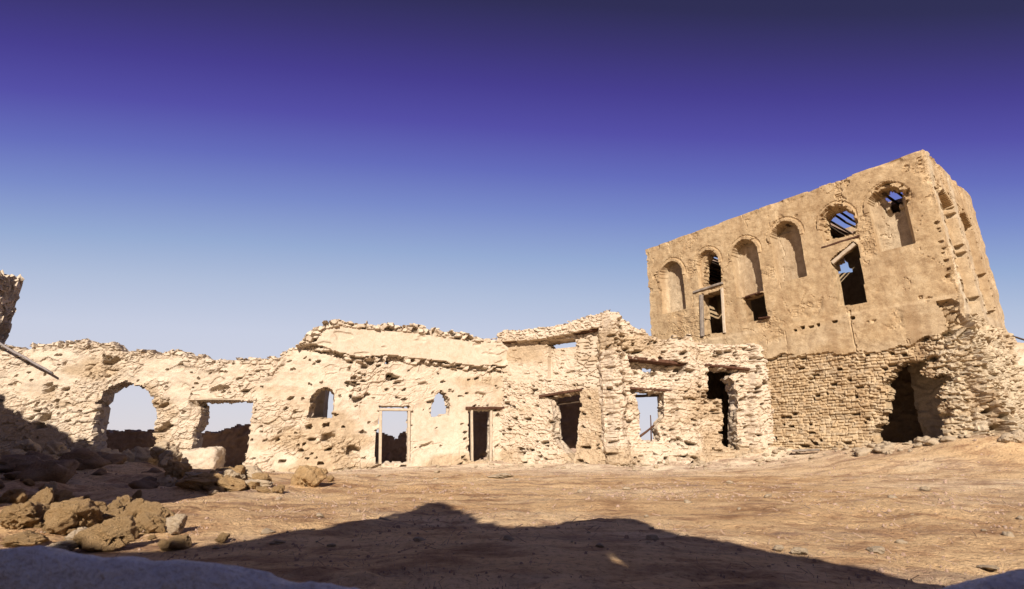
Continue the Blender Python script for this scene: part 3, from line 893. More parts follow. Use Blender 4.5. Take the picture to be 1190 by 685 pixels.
rt_ = random.Random(3)
topH = [(0, ZT - 0.1), (S0F, ZT), (S0F + 3, ZT - 0.03), (S0F + 6, ZT + 0.02), (S1F - 1, ZT - 0.01), (S1F, ZT + 0.03), (S1F + 2, ZT - 0.02), (PH.s[3], ZT), (PH.L + 1, ZT - 0.1)]
ts_ = np.arange(S0F, PH.s[3], 0.11)
topH = [(0, ZT - 0.1)] + [(float(q_), ZT - 0.02 - max(0.0, float(fbm(np.array([q_ * 1.3]), np.array([2.0]), 18, 4)[0])) * 0.04) for q_ in ts_] + [(PH.L + 1, ZT - 0.1)]
# opening in the rear wall seen through the fifth window (stepped gap where it has broken away)
s0b, s1b = PH.s[3], PH.s[4]
PF = Path([(BL.x, BL.y), (BR.x, BR.y)])      # the rear wall's plane as seen from the front
rear_gap = PF.poly([(983, 296), (988, 297), (989, 305), (994, 309), (993, 313), (997, 314), (997, 319), (973, 322), (973, 316), (978, 314), (976, 309), (981, 306)])
rear_gap = [(s0b + (PF.L - a), b) for a, b in rear_gap]
DRH = [hz(*p) for p in ((812, 420), (868, 420), (872, 530), (812, 534))]
holesH = [(W2, 0.2), (W3, 0.25), (W5, 0.5), (H2, 0.7), (H5, 0.8), (H6, 0.9), (REC, 11.0), (DRH, 0.8), (rear_gap, 0.4)]
build_wall('wall', PH, [0.1, 0.032, 0.032, 0.1], 0.032, 0.2, topH, holesH, reliefH, 0.55, M_HOUSE, rootH, rag=0.018, seed=400,
           backclamp=True, tone=toneH, jit=0.02, layers=4, smooth=False)

# upper floor, roof poles and the torn roof mat inside the house
dF = PH.d[1]; nF = PH.n[1]
def hin(s, w, z):                       # s metres along the front, w metres in from its face
    return PH.pt(S0F + s, z, -w)
LF = S1F - S0F
def slab(name, s0, s1, w0, w1, z0, z1, mat, ragged=0.0, seed=0):
    n = 60
    V = []; Q = []
    for i in range(n + 1):
        s = s0 + (s1 - s0) * i / n
        wj = w0(s) if callable(w0) else w0
        wj += ragged * (wj > 1) * float(fbm(np.array([s * 1.1]), np.array([seed * 1.0]), seed, 3)[0])
        for (w, z) in ((wj, z0), (w1, z0), (w1, z1), (wj, z1)):
            V.append(tuple(hin(s, w, z)))
    for i in range(n):
        for k in range(4):
            a = i * 4 + k; b = i * 4 + (k + 1) % 4
            Q.append((a, b, b + 4, a + 4))
    Q.append((0, 3, 2, 1)); Q.append((n * 4, n * 4 + 1, n * 4 + 2, n * 4 + 3))
    return link_mesh(name, mesh_np(name, V, Q, False), mat, rootH)
DEP = (BR - FC).length
slab('floor', 0.58, LF - 0.58, 0.58, DEP - 0.58, 4.55, 4.75, M_BACK)
def torn(s):                              # where the roof mat is torn away behind the front
    a = hz(824, 300)[0] - S0F; b = hz(972, 260)[0] - S0F
    if a - 0.9 < s < a + 0.3: return 2.5
    if b - 0.75 < s < b + 0.3: return 3.3
    return 1.7 if s > b else 0.5
slab('roof', 0.57, LF - 0.57, torn, DEP - 0.57, 8.60, 8.74, M_BACK, 0.3, 5)
pole0 = None
for k in range(33):
    s = 0.75 + (LF - 1.5) * k / 32 + random.uniform(-0.04, 0.04)
    me = pole_mesh(wander(hin(s, 0.3, 8.54), hin(s + random.uniform(-.06, .06), DEP - 0.3, 8.54 + random.uniform(-.02, .02)), 6, 0.015, k), 0.042, 0.034, 7, k)
    link_mesh('roof_beam', me, M_DARKWOOD, rootH)
# lower storey: the cross wall seen through the broken-out hole at the corner
sI = hz(1056, 470)[0] - S0F
IW = Path([tuple(hin(sI - 3.2, 3.2, 0).xy), tuple(hin(sI - 0.3, 2.9, 0).xy)])
def reliefI(S, Z):
    s2, r2, e2 = stones(S, Z, 0.34, 0.17, 91, warp=0.4)
    return 0.06 * s2 + 0.12 * (r2 - 0.5) + 0.15 * fbm(S * 0.8, Z * 0.8, 92, 3)
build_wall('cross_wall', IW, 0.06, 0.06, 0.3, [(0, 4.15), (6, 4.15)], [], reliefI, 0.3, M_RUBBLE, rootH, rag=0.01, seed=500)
IW2 = Path([tuple(hin(sI - 0.35, 2.0, 0).xy), tuple(hin(LF - 0.45, 1.8, 0).xy)])
build_wall('inner_pier', IW2, 0.04, 0.04, 0.3, [(0, 4.15), (6, 4.15)], [], reliefI, 1.0, M_CORAL, rootH, rag=0.02, seed=520, jit=0.08, layers=8)

# timber in the house front
def hl(a, b, **k): return lintel(PH, a, b, rootH, seg=FAC, **k)
hl((806, 340), (840, 329), h=0.10, depth=0.4, proud=0.07, mat=M_GREYWOOD, seed=31)
hl((862, 346.5), (890, 337.5), h=0.06, depth=0.3, proud=0.03, mat=M_WOOD, seed=32)
hl((884, 370.5), (896, 369), h=0.05, depth=0.3, proud=0.16, mat=M_WOOD, seed=33)
hl((955, 288), (999, 274), h=0.07, depth=0.4, proud=0.02, mat=M_WOOD, seed=34)
def hp(px, py, off):
    s, z = hz(px, py); return PH.pt(s, z, off)
nv = Vector((nF.x, nF.y, 0))
wf = link_mesh('window_frame', bar_mesh(hp(816.5, 391, 0.0), hp(815, 343, 0.0), 0.13, 0.12, 0.05, 8, 41, nv), M_GREYWOOD, rootH)
link_mesh('jamb', bar_mesh(hp(842.5, 387, 0.0), hp(839.2, 335, 0.0), 0.11, 0.12, 0.05, 8, 42, nv), M_PALEWOOD, wf).location = (0, 0, 0)
link_mesh('leaning_board', bar_mesh(hp(966, 305, -0.1), hp(993, 283, -0.06), 0.1, 0.12, 0.1, 6, 43), M_PALEWOOD, rootH)

# ------------------------------------------------------------------ low walls behind and beside
def reliefBk(S, Z):
    s2, r2, e2 = stones(S, Z, 0.36, 0.2, 95, warp=0.4)
    return 0.05 * s2 + 0.1 * (r2 - 0.5) + 0.1 * fbm(S * 0.7, Z * 0.8, 96, 3)
PK = Path([(-30, 20.9), (-12, 21.9), (-3.2, 24.0)])
topK = [(0, 1.4)] + PK.poly([(100, 504), (130, 503), (150, 501), (182, 502), (225, 505), (250, 503), (262, 499), (272, 497), (275, 493.5), (296, 493), (330, 497), (430, 500), (445, 503), (452, 507), (458, 512), (464, 508), (468, 501), (474, 500), (488, 502)]) + [(40, 1.4)]
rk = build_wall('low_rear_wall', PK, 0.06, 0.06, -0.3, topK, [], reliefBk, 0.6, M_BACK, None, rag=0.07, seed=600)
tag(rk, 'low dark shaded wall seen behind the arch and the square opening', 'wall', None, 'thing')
PR = Path([(-2.1, 23.9), (3.4, 22.6), (5.2, 22.4)])
topR = [(0, 3.0), (0.4, 3.3), (2.0, 3.4), (4.0, 3.5), (5.3, 3.3), (7.6, 3.1)]
hR = [PR.poly([(548, 492), (556, 492), (556, 507), (548, 507)])]
PR2 = Path([(-2.1, 23.9), (3.0, 22.6)])
topR = [(0, 3.0), (0.4, 3.3), (2.0, 3.4), (4.0, 3.5), (6.6, 3.3)]
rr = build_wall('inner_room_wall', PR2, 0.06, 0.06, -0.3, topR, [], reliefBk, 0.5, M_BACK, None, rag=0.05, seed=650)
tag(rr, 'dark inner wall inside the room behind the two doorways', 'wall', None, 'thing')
PD = Path([(6.3, 20.0), (8.6, 20.3)])
PN = Path([(PA.pt(PA.sz(350, 470)[0], 0, -1.5).x, PA.pt(PA.sz(350, 470)[0], 0, -1.5).y), (PA.pt(PA.sz(379, 470)[0], 0, -1.5).x, PA.pt(PA.sz(379, 470)[0], 0, -1.5).y)])
rn = build_wall('inner_wall_stub', PN, 0.05, 0.05, -0.2, [(0, 3.9), (0.5, 3.9), (0.75, 3.5), (1.3, 2.6), (2, 2.5)], [], reliefBk, 0.4, M_CORAL, None, rag=0.06, seed=680)
tag(rn, 'broken stub of an inner wall seen through the small rounded window', 'wall', None, 'thing')
# right hand low wall beyond the house
PL = Path([(BR.x - 0.35, BR.y + 0.15), (BR.x + 6, BR.y + 0.6)])
topL = PL.poly([(1160, 399), (1172, 400), (1190, 398)])
topL = [(0, topL[0][1])] + topL + [(9, topL[-1][1])]
def reliefL(S, Z):
    s2, r2, e2 = stones(S, Z, 0.36, 0.2, 97, warp=0.4)
    d = 0.08 * s2 + 0.16 * (r2 - 0.5) + 0.10 * fbm(S * 0.7, Z * 0.8, 98, 3)
    d = d + 0.5 * sstep(3.6, 0.8, Z)
    return d + (r2 < 0.1) * sstep(0.1, 0.3, e2) * -0.25
rl = build_wall('stone_yard_wall', PL, 0.06, 0.06, -0.2, topL, [PL.poly([(1185, 425), (1190, 428), (1189, 445), (1186, 440)])], reliefL, 0.6, M_CORAL, None, rag=0.06, seed=700, tone=toneA)
tag(rl, 'rough stone yard wall joining the right side of the tall house', 'wall', None, 'thing')
a = at_depth(1164, 394, BR.y + 0.9); b = at_depth(1196, 397, BR.y + 1.2)
mid = a.lerp(b, 0.4) + Vector((0, 0, 0.14))
tag(link_mesh('bent_branch', pole_mesh([a - Vector((0.4, 0, 0.12)), a, mid, b, b + Vector((0.8, 0.1, -0.35))], 0.035, 0.03, 6, 3), M_DARKWOOD),
    'thin dark bent branch lying along the yard wall top', 'branch', None, 'thing')

# tower fragment at the far left
PT = Path([(-30.0, 20.6), (at_depth(-11, 360, 20.6).x, 20.6)])
topT = PT.poly([(-60, 300), (-30, 312), (-10, 315), (0, 318), (6, 319), (11, 325)])
topT = [(0, topT[0][1])] + topT + [(PT.L + 1, topT[-1][1] - 0.1)]
def reliefT(S, Z):
    st, rid, e = stones(S, Z, 0.42, 0.24, 101, warp=0.4)
    d = 0.14 * st + 0.24 * (rid - 0.5) + 0.15 * fbm(S * 0.7, Z * 0.8, 102, 3)
    return d + 0.2 * sstep(6.3, 6.7, Z) + (rid < 0.15) * -0.25
rt = build_wall('ruined_tower', PT, 0.06, 0.06, -0.2, topT, [], reliefT, 1.0, M_CORAL, None, rag=0.12, seed=800, jit=0.15, layers=14, tone=toneA, smooth=False)
tag(rt, 'ragged tower stump at the far left with its right face in shade', 'tower', None, 'thing')
# leaning pole in front of it
s0, z0 = PA.sz(-10, 388); s1, z1 = PA.sz(69, 436)
tag(link_mesh('leaning_pole', pole_mesh(wander(PA.pt(s0, z0, 0.62), PA.pt(s1, z1, 0.30), 8, 0.01, 4), 0.042, 0.036, 8, 4), M_METAL),
    'straight grey pole leaning diagonally across the top of the long wall at far left', 'pole', None, 'thing')
# sticks in the opening of wall C
pz = PC.pt(PC.sz(760, 512)[0], PC.sz(760, 512)[1], -0.3)
q1 = PC.sz(759, 482); q2 = PC.sz(744, 510); q3 = PC.sz(763, 494)
tag(link_mesh('upright_stick', pole_mesh(wander(pz - Vector((0, 0, 0.1)), PC.pt(q1[0], q1[1], -0.3), 5, 0.008, 6), 0.025, 0.018, 6, 6), M_WOOD),
    'thin upright stick standing in the open window of the gateway wall', 'stick', None, 'thing')
tag(link_mesh('slanting_stick', pole_mesh(wander(PC.pt(q2[0] - 0.1, q2[1] - 0.06, -0.35), PC.pt(q3[0], q3[1], -0.25), 5, 0.008, 7), 0.045, 0.035, 6, 7), M_WOOD),
    'slanting piece of wood propped in the open window of the gateway wall', 'stick', None, 'thing')

# ------------------------------------------------------------------ walls behind the viewer that throw the foreground shadow
SUN_AZ = math.radians(5.0)          # sun stands behind the viewer, slightly to the left
SUN_EL = math.radians(29.0)
TE = math.tan(SUN_EL)
YC = -1.7
prof = []
for (px, py) in ((60, 645), (140, 644), (200, 640), (222, 636), (252, 631), (282, 628), (323, 621), (383, 615), (429, 612), (452, 601), (475, 592), (495, 586), (510, 585), (524, 589),
                 (537, 597), (548, 602), (560, 610), (590, 613), (630, 611), (660, 606), (700, 603), (735, 605), (760, 612), (780, 620), (830, 628), (890, 640), (960, 652), (1040, 668), (1110, 683)):
    g = on_ground(px, py)
    L = (g.y - YC) / math.cos(SUN_AZ)
    prof.append((g.x - L * math.sin(SUN_AZ), g.z + L * TE))
PS = Path([(9.0, YC), (-9.0, YC)])          # faces away from the viewer
prof = sorted(prof, key=lambda p: -p[0])
top = [(9.0 - x, z) for x, z in prof]
top = [(0, 1.0), (max(0.2, top[0][0] - 2.5), 1.2)] + top + [(top[-1][0] + 0.6, 1.9), (18, 1.6)]
def thrown(px, py):
    g = on_ground(px, py); L = (g.y - YC) / math.cos(SUN_AZ)
    return (9.0 - (g.x - L * math.sin(SUN_AZ)), g.z + L * TE)
chink = [(a_ + 0.0, b_ + (0.08 if k_ < 4 else -0.08)) for k_, (a_, b_) in enumerate([thrown(*p) for p in ((686, 628), (704, 632), (722, 645), (742, 656), (728, 657), (708, 646))])]
rs = build_wall('ruined_wall_behind', PS, 0.04, 0.04, -0.4, top, [(chink, 0.6)], reliefBk, 0.5, M_CORAL, None, rag=0.06, seed=900)
tag(rs, 'broken wall behind the viewer, seen only by its long foreground shadow', 'wall', None, 'thing')
PS2 = Path([(-20.6, 12.9), (-5.05, 3.65)])
rs2 = build_wall('ruined_side_wall', PS2, 0.08, 0.08, -0.4, [(0, 6.0), (3, 5.9), (4.2, 5.4), (7, 5.4), (9, 5.5), (12, 5.2), (14, 4.7), (16, 4.0), (17.2, 3.1), (18.3, 2.6)], [], reliefBk, 0.5, M_CORAL, None, rag=0.2, seed=950)
tag(rs2, 'ruined wall outside the left edge, shading the rubble heap', 'wall', None, 'thing')

# ------------------------------------------------------------------ foreground stump (whitewashed, in shade)
def foreground():
    yc = 0.95
    pr = []
    for (px, py) in ((-200, 634), (-60, 637), (0, 640), (60, 644), (120, 646), (180, 647), (230, 650), (280, 660), (320, 668), (360, 676), (420, 684), (470, 692), (560, 705), (700, 712),
                     (900, 712), (1000, 700), (1060, 690), (1100, 682), (1145, 670), (1190, 661), (1260, 652), (1400, 645)):
        p = at_depth(px, py, yc); pr.append((p.x, p.z))
    xs = np.linspace(-2.2, 2.2, 700)
    tz = np.interp(xs, [p[0] for p in pr], [p[1] for p in pr])
    n = 46
    V = []
    for i, x in enumerate(xs):
        for k in range(n + 1):
            a = math.pi * k / n
            y = yc - math.cos(a) * 0.17
            z = tz[i] - 0.9 * (1 - math.sin(a) ** 0.55)
            V.append((x, y, z))
    V = np.array(V)
    nz_ = fbm(V[:, 0] * 9, V[:, 1] * 9 + V[:, 2] * 5, 121, 4)
    V[:, 2] += 0.012 * nz_ + 0.006 * fbm(V[:, 0] * 40, V[:, 1] * 40 + V[:, 2] * 20, 123, 3); V[:, 1] += 0.012 * fbm(V[:, 0] * 7, V[:, 2] * 9, 122, 4)
    vid = np.arange(len(xs) * (n + 1)).reshape(len(xs), n + 1)
    q = np.stack([vid[:-1, :-1], vid[1:, :-1], vid[1:, 1:], vid[:-1, 1:]], -1).reshape(-1, 4)
    o = link_mesh('low_parapet', mesh_np('low_parapet', V, q, True), M_LIME)
    tag(o, 'low rounded whitewashed parapet in blue shade along the bottom edge', 'parapet', None, 'thing')
foreground()

# ------------------------------------------------------------------ rocks
def rock_mesh(seed, sub=4, ang=0.5):
    import bmesh
    bm = bmesh.new()
    bmesh.ops.create_icosphere(bm, subdivisions=sub, radius=1.0)
    rnd = random.Random(seed)
    planes = []
    for k in range(11):
        d = Vector((rnd.gauss(0, 1), rnd.gauss(0, 1), rnd.gauss(0, 1))).normalized()
        planes.append((d, rnd.uniform(0.5, 0.88)))
    co = np.array([v.co[:] for v in bm.verts])
    r = np.ones(len(co))
    for d, h in planes:
        c = co @ np.array(d[:])
        lim = np.where(c > 0.05, h / np.maximum(c, 0.05), 9)
        r = np.minimum(r, r * (1 - ang) + np.minimum(lim, r) * ang + 0.0)
    u = co[:, 0] * 2 + seed * 3.1; v_ = co[:, 1] * 2 + co[:, 2] * 1.7
    w = co[:, 2] * 2.3 - co[:, 0]
    r = r * (1 + 0.20 * fbm(u, v_, seed, 4) + 0.15 * fbm(w * 1.5, u * 1.5, seed + 9, 4) + 0.07 * fbm(u * 4, v_ * 4 + w * 3, seed + 3, 4))
    f1, f2, rid = worley(u * 1.6 + w, v_ * 1.6 - w * 0.6, seed + 40)
    r = r - 0.15 * (rid < 0.35) * sstep(0.03, 0.2, f2 - f1)
    co = co * r[:, None]
    ex = np.abs(co).max(axis=0)
    co = co / ex[None, :]                                   # fits the box -1..1
    for vv, c in zip(bm.verts, co): vv.co = c
    for f in bm.faces: f.smooth = True
    me = bpy.data.meshes.new('stone'); bm.to_mesh(me); bm.free()
    return me
LIB = [rock_mesh(s, 5, 0.9) for s in range(1, 13)]
LIBS = [rock_mesh(s, 3, 0.85) for s in range(21, 31)]
for me in LIB: me.materials.append(M_ROCK)
LIBP = []
for me in LIB:
    m2 = me.copy(); m2.materials.clear(); m2.materials.append(M_ROCKP); LIBP.append(m2)
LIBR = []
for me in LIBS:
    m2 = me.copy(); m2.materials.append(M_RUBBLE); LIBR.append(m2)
for me in LIBS: me.materials.append(M_ROCKP)

def rock(name, label, group, loc, size, lib=LIB, k=None, sink=0.25, cat='rock', rz=None, tilt=0.25):
    me = lib[(k if k is not None else random.randrange(len(lib))) % len(lib)]
    o = bpy.data.objects.new(name, me); COL.objects.link(o)
    o.scale = (size[0] / 2, size[1] / 2, size[2] / 2)
    o.rotation_euler = (random.uniform(-tilt, tilt), random.uniform(-tilt, tilt), random.uniform(0, 6.28) if rz is None else rz)
    o.location = (loc[0], loc[1], loc[2] + size[2] / 2 * (1 - 2 * sink))
    return tag(o, label, cat, group, 'thing')

def px_rock(name, label, px, py, w, h, k, lib=LIB, group='boulders at front left', sink=0.12, dep=1.0, rz=0.3):
    """px, py = foot of the rock in the photo; w, h its size there"""
    g = on_ground(px, py)
    dd = g.y * CP + (g.z - CZ) * SP
    ww = w * dd / F; hh = h * dd / F * 1.06
    c = g + Vector((g.x, g.y, 0)).normalized() * ww * 0.35 * dep
    c.z = gz(c.x, c.y)
    c.z = min(c.z, g.z + 0.02)
    return rock(name, label, group, c, (ww, ww * dep, hh * (1 + sink)), lib, k, sink / (1 + sink), rz=rz, tilt=0.12)

FB = [
 ('boulder', 'rounded ochre boulder at the left edge of the front rubble', 22, 618, 46, 30, 0),
 ('boulder', 'small stone perched above the leftmost ochre boulder', 20, 590, 18, 17, 1),
 ('boulder', 'tall narrow stone standing up between the left boulders', 49, 600, 26, 30, 2),
 ('boulder', 'little pale knob of stone on the tip of the tall narrow stone', 55, 578, 15, 15, 3),
 ('boulder', 'large pale topped boulder in the middle of the front rubble', 82, 624, 58, 44, 4),
 ('boulder', 'lumpy ochre stone behind the broad front boulder', 128, 606, 32, 21, 5),
 ('boulder', 'pointed ochre stone right of the lumpy stone', 154, 608, 28, 25, 6),
 ('boulder', 'sloping ochre boulder at the right of the front rubble', 172, 622, 40, 22, 7),
 ('boulder', 'broad smooth boulder, nearest of the lit front rubble, with its right side dark', 122, 644, 66, 38, 8),
 ('boulder', 'round stone lying alone at the right end of the front rubble', 204, 622, 28, 21, 9),
 ('boulder', 'dark stone lying in the shadow edge right of the rubble', 258, 632, 18, 11, 10),
 ('boulder', 'flat slab of stone low at the left above the white parapet', 24, 640, 52, 18, 11),
 ('boulder', 'flat brown stone half in shade just above the white parapet', 64, 647, 46, 14, 3),
 ('boulder', 'small dark stone between the sloping boulder and the round stone', 186, 621, 14, 10, 5),
 ('boulder', 'small ochre stone wedged left of the large pale topped boulder', 58, 620, 18, 14, 6),
 ('boulder', 'fist sized stone right in front of the pointed ochre stone', 146, 621, 14, 11, 1),
]
for nm, lb, px, py, w, h, k in FB:
    px_rock(nm, lb, px, py, w * 0.95, h * 1.0, k, LIBP if k in (3, 9) else LIB)
MB = [
 ('boulder', 'brown stone left of the white block below the square opening', 203, 560, 24, 16, 2),
 ('boulder', 'large beige boulder lying against the foot of the long wall', 358, 568, 44, 26, 7),
 ('boulder', 'knobbly brown stone between the white block and the beige boulder', 303, 566, 24, 18, 4),
 ('boulder', 'squat brown stone right below the square opening', 276, 558, 22, 14, 9),
 ('boulder', 'small dark stone beside the beige boulder', 384, 560, 9, 7, 1),
 ('boulder', 'long low brown stone in front of the white block', 236, 572, 60, 18, 6),
 ('boulder', 'knobbly stone at the tip of the curved shadow', 322, 574, 16, 10, 3),
 ('boulder', 'brown stone at the left end of the low lit ridge', 160, 574, 10, 9, 8),
]
for nm, lb, px, py, w, h, k in MB:
    px_rock(nm, lb, px, py, w, h, k, group='stones below the square opening', sink=0.3)
random.seed(11)
for k in range(90):
    px = random.gauss(100, 62); py = random.uniform(596, 640)
    if px < -5 or px > 225: continue
    g = on_ground(px, py); z = random.choice((0.04, 0.05, 0.07, 0.09, 0.12, 0.16))
    rock('boulder', 'small stone filling the gaps of the sunlit front rubble', 'small stones of the front rubble', g, (z * random.uniform(1, 1.5), z, z * 0.75), LIB if k % 4 else LIBP, None, 0.2)
random.seed(15)
for k in range(60):
    px = random.uniform(-4, 200); py = random.uniform(566, 612)
    if px > 60 + (py - 566) * 3.4: continue
    g = on_ground(px, py); z = random.choice((0.08, 0.11, 0.15, 0.2, 0.28))
    rock('boulder', 'broken stone between the sunlit front rubble and the shaded mound', 'broken stones behind the front rubble', g, (z * random.uniform(1, 1.5), z, z * 0.8), LIB, None, 0.22)
# white block in the square opening
def block_mesh():
    import bmesh
    bm = bmesh.new(); bmesh.ops.create_cube(bm, size=2)
    bmesh.ops.subdivide_edges(bm, edges=bm.edges[:], cuts=23, use_grid_fill=True)
    co = np.array([v.co[:] for v in bm.verts])
    nrm = co / np.maximum(np.linalg.norm(co, axis=1, keepdims=True), 0.01)
    m4 = (np.abs(co) ** 7).sum(axis=1) ** (1 / 7)
    co = co / m4[:, None]
    f = 0.16 * fbm(co[:, 0] * 2 + co[:, 1], co[:, 2] * 2 - co[:, 1], 131, 4) + 0.14 * fbm(co[:, 0] * 6, co[:, 2] * 6 + co[:, 1] * 3, 132, 3)
    co = co + nrm * f[:, None]
    co[:, 2] += 0.12 * co[:, 0] * (co[:, 2] > 0)
    for v_, c in zip(bm.verts, co): v_.co = c
    for f_ in bm.faces: f_.smooth = True
    me = bpy.data.meshes.new('masonry_block'); bm.to_mesh(me); bm.free(); me.materials.append(M_CORAL)
    return me
s_, z_ = PA.sz(245, 538)
p = PA.pt(s_, z_, 0.55)
dd = p.y * CP
o = bpy.data.objects.new('masonry_block', block_mesh()); COL.objects.link(o)
o.location = (p.x, p.y, p.z - 0.02); o.scale = (20 * dd / F, 0.42, 17 * dd / F); o.rotation_euler = (0.05, 0.03, 0.06)
tag(o, 'squarish pale masonry block standing in the square opening', 'block', None, 'thing')

# grey shaded stones at the arch foot
for k, (px, py, w, h) in enumerate(((118, 548, 40, 22), (146, 546, 30, 18), (170, 550, 44, 30), (196, 545, 26, 20), (186, 530, 20, 14), (96, 540, 30, 16), (60, 538, 40, 18), (30, 532, 34, 16),
                                    (140, 556, 34, 16), (90, 556, 44, 18), (45, 552, 44, 18), (10, 548, 40, 20))):
    p = at_depth(px, py, 15.6 - 0.05 * k + 0.4 * (k % 3) - (1.4 if k > 7 else 0))
    dd = p.y * CP
    rock('rubble_stone', 'grey stone in the shaded heap below the pointed arch', 'grey stones heaped below the arch', p, (w * 1.25 * dd / F, w * dd / F, h * dd / F * 1.6), LIBP, k + 2, 0.2)
# rubble on the shaded mound
random.seed(21)
for k in range(64):
    a = random.gauss(0, 1); b = random.gauss(0, 1)
    x = -9.2 + a * 2.6; y = 10.8 + b * 2.1
    if x > -0.53 * y - 0.6 or y < 6.9: continue
    s = random.choice((0.25, 0.35, 0.45, 0.6, 0.8))
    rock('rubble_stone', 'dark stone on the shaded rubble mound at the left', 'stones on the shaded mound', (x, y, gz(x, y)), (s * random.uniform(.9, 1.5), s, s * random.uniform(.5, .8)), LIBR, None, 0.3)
# low heap of earth and stones below the square opening
random.seed(52)
for k in range(34):
    px = random.gauss(245, 36); py = random.gauss(562, 6) + (px - 250) * 0.03
    if px < 170 or px > 320: continue
    g = on_ground(px, py); z = random.choice((0.10, 0.14, 0.18, 0.24, 0.34, 0.45))
    rock('rubble_stone', 'brown stone of the low heap below the square opening', 'stones of the low heap', g, (z * random.uniform(1, 1.7), z, z * 0.7), LIB if k % 3 else LIBP, None, 0.25)
# fallen stones at the feet of the walls
random.seed(33)
def scatter(path, s0, s1, n, label, group, dmin=0.25, dmax=1.6, smin=0.07, smax=0.26, lib=LIBS):
    for k in range(n):
        s = random.uniform(s0, s1)
        d = dmin + (dmax - dmin) * random.random() ** 1.8
        p = path.pt(s, 0, d)
        z = smin + (smax - smin) * random.random() ** 2.2
        rock('fallen_stone', label, group, (p.x, p.y, gz(p.x, p.y)), (z * random.uniform(1, 1.6), z, z * random.uniform(.55, .85)), lib, None, 0.3, 'stone')
scatter(PA, 8.5, 17, 22, 'small pale stone at the foot of the long wall near the square opening', 'stones at the foot of the long wall, left')
scatter(PA, 17, 24.5, 44, 'small pale stone at the foot of the long wall near the doorways', 'stones at the foot of the long wall, right', smax=0.16)
scatter(PB, 0.3, 4, 26, 'small stone below the doorway with the sagging roof edge', 'stones below the room front', smax=0.2)
scatter(PC, 0.2, 5.8, 74, 'small stone at the foot of the gateway wall', 'stones at the foot of the gateway wall', smax=0.24)
scatter(PH, S0F + 4.0, S1F - 3.2, 46, 'small tan stone at the foot of the rough stonework of the tall house', 'stones at the foot of the house', smax=0.22)
scatter(PH, S1F - 3.0, S1F - 0.4, 40, 'pale tumbled stone in front of the broken hole at the house corner', 'stones tumbled from the house corner', 0.3, 1.5, 0.12, 0.42)
for k, (px, py, w, h) in enumerate(((1163, 530, 14, 8), (1176, 528, 16, 10), (1187, 526, 16, 14), (1170, 521, 14, 9), (1183, 516, 16, 10))):
    px_rock('fallen_stone', 'pale stone in the pile at the right edge below the yard wall', px, py, w, h, k, LIBP, 'stones piled at the right edge', 0.2)
# things lying on the open ground
for (px, py, w, h, k, lb) in ((848, 563, 9, 4, 1, 'white stone alone on the ground before the gateway wall'), (674, 574, 6, 5, 2, 'tiny white stone in the middle of the open ground'),
                              (583, 557, 36, 6, 5, 'flat dark pitted slab on the ground before the doorways'), (905, 640, 14, 5, 6, 'pale stone at the shadow edge in the right foreground'),
                              (930, 645, 20, 7, 7, 'brown lump half in the shadow edge in the right foreground'), (1020, 643, 26, 6, 8, 'dark flat lump on the lit right foreground'),
                              (1186, 605, 8, 5, 9, 'small pale stone at the right edge of the open ground'), (1150, 663, 26, 4, 3, 'flat pale stone at the lower right near the parapet'),
                              (508, 550, 8, 4, 4, 'little stone on the ground below the small arched window'), (1070, 543, 12, 5, 0, 'low pale stone on the slope before the house')):
    px_rock('loose_stone', lb, px, py, w, h, k, LIBP, 'loose stones on the open ground', 0.3)
random.seed(71)
for k in range(70):
    px = random.uniform(230, 1180); py = random.uniform(552, 640)
    g = on_ground(px, py)
    if g.y > 17.2: continue
    z = (0.03 + 0.09 * random.random() ** 3) * min(1.4, 0.35 + g.y / 11)
    rock('loose_stone', 'small stone scattered on the open sandy yard', 'small stones on the open yard', g, (z * random.uniform(1, 1.7), z, z * 0.6), LIBS, None, 0.3, 'stone')
k0 = hz(934, 525)[0]; k1 = hz(962, 522)[0]
g0 = PH.pt(k0, 0, 0.75); g0.z = gz(g0.x, g0.y); g1 = PH.pt(k1, 0, 0.6); g1.z = gz(g1.x, g1.y)
tag(link_mesh('fallen_plank', bar_mesh(g0 + Vector((0, 0, 0.16)), g1 + Vector((0, 0, 0.10)), 0.16, 0.06, 0.1, 6, 77), M_GREYWOOD),
    'fallen grey plank lying at the foot of the tall house', 'plank', None, 'thing')

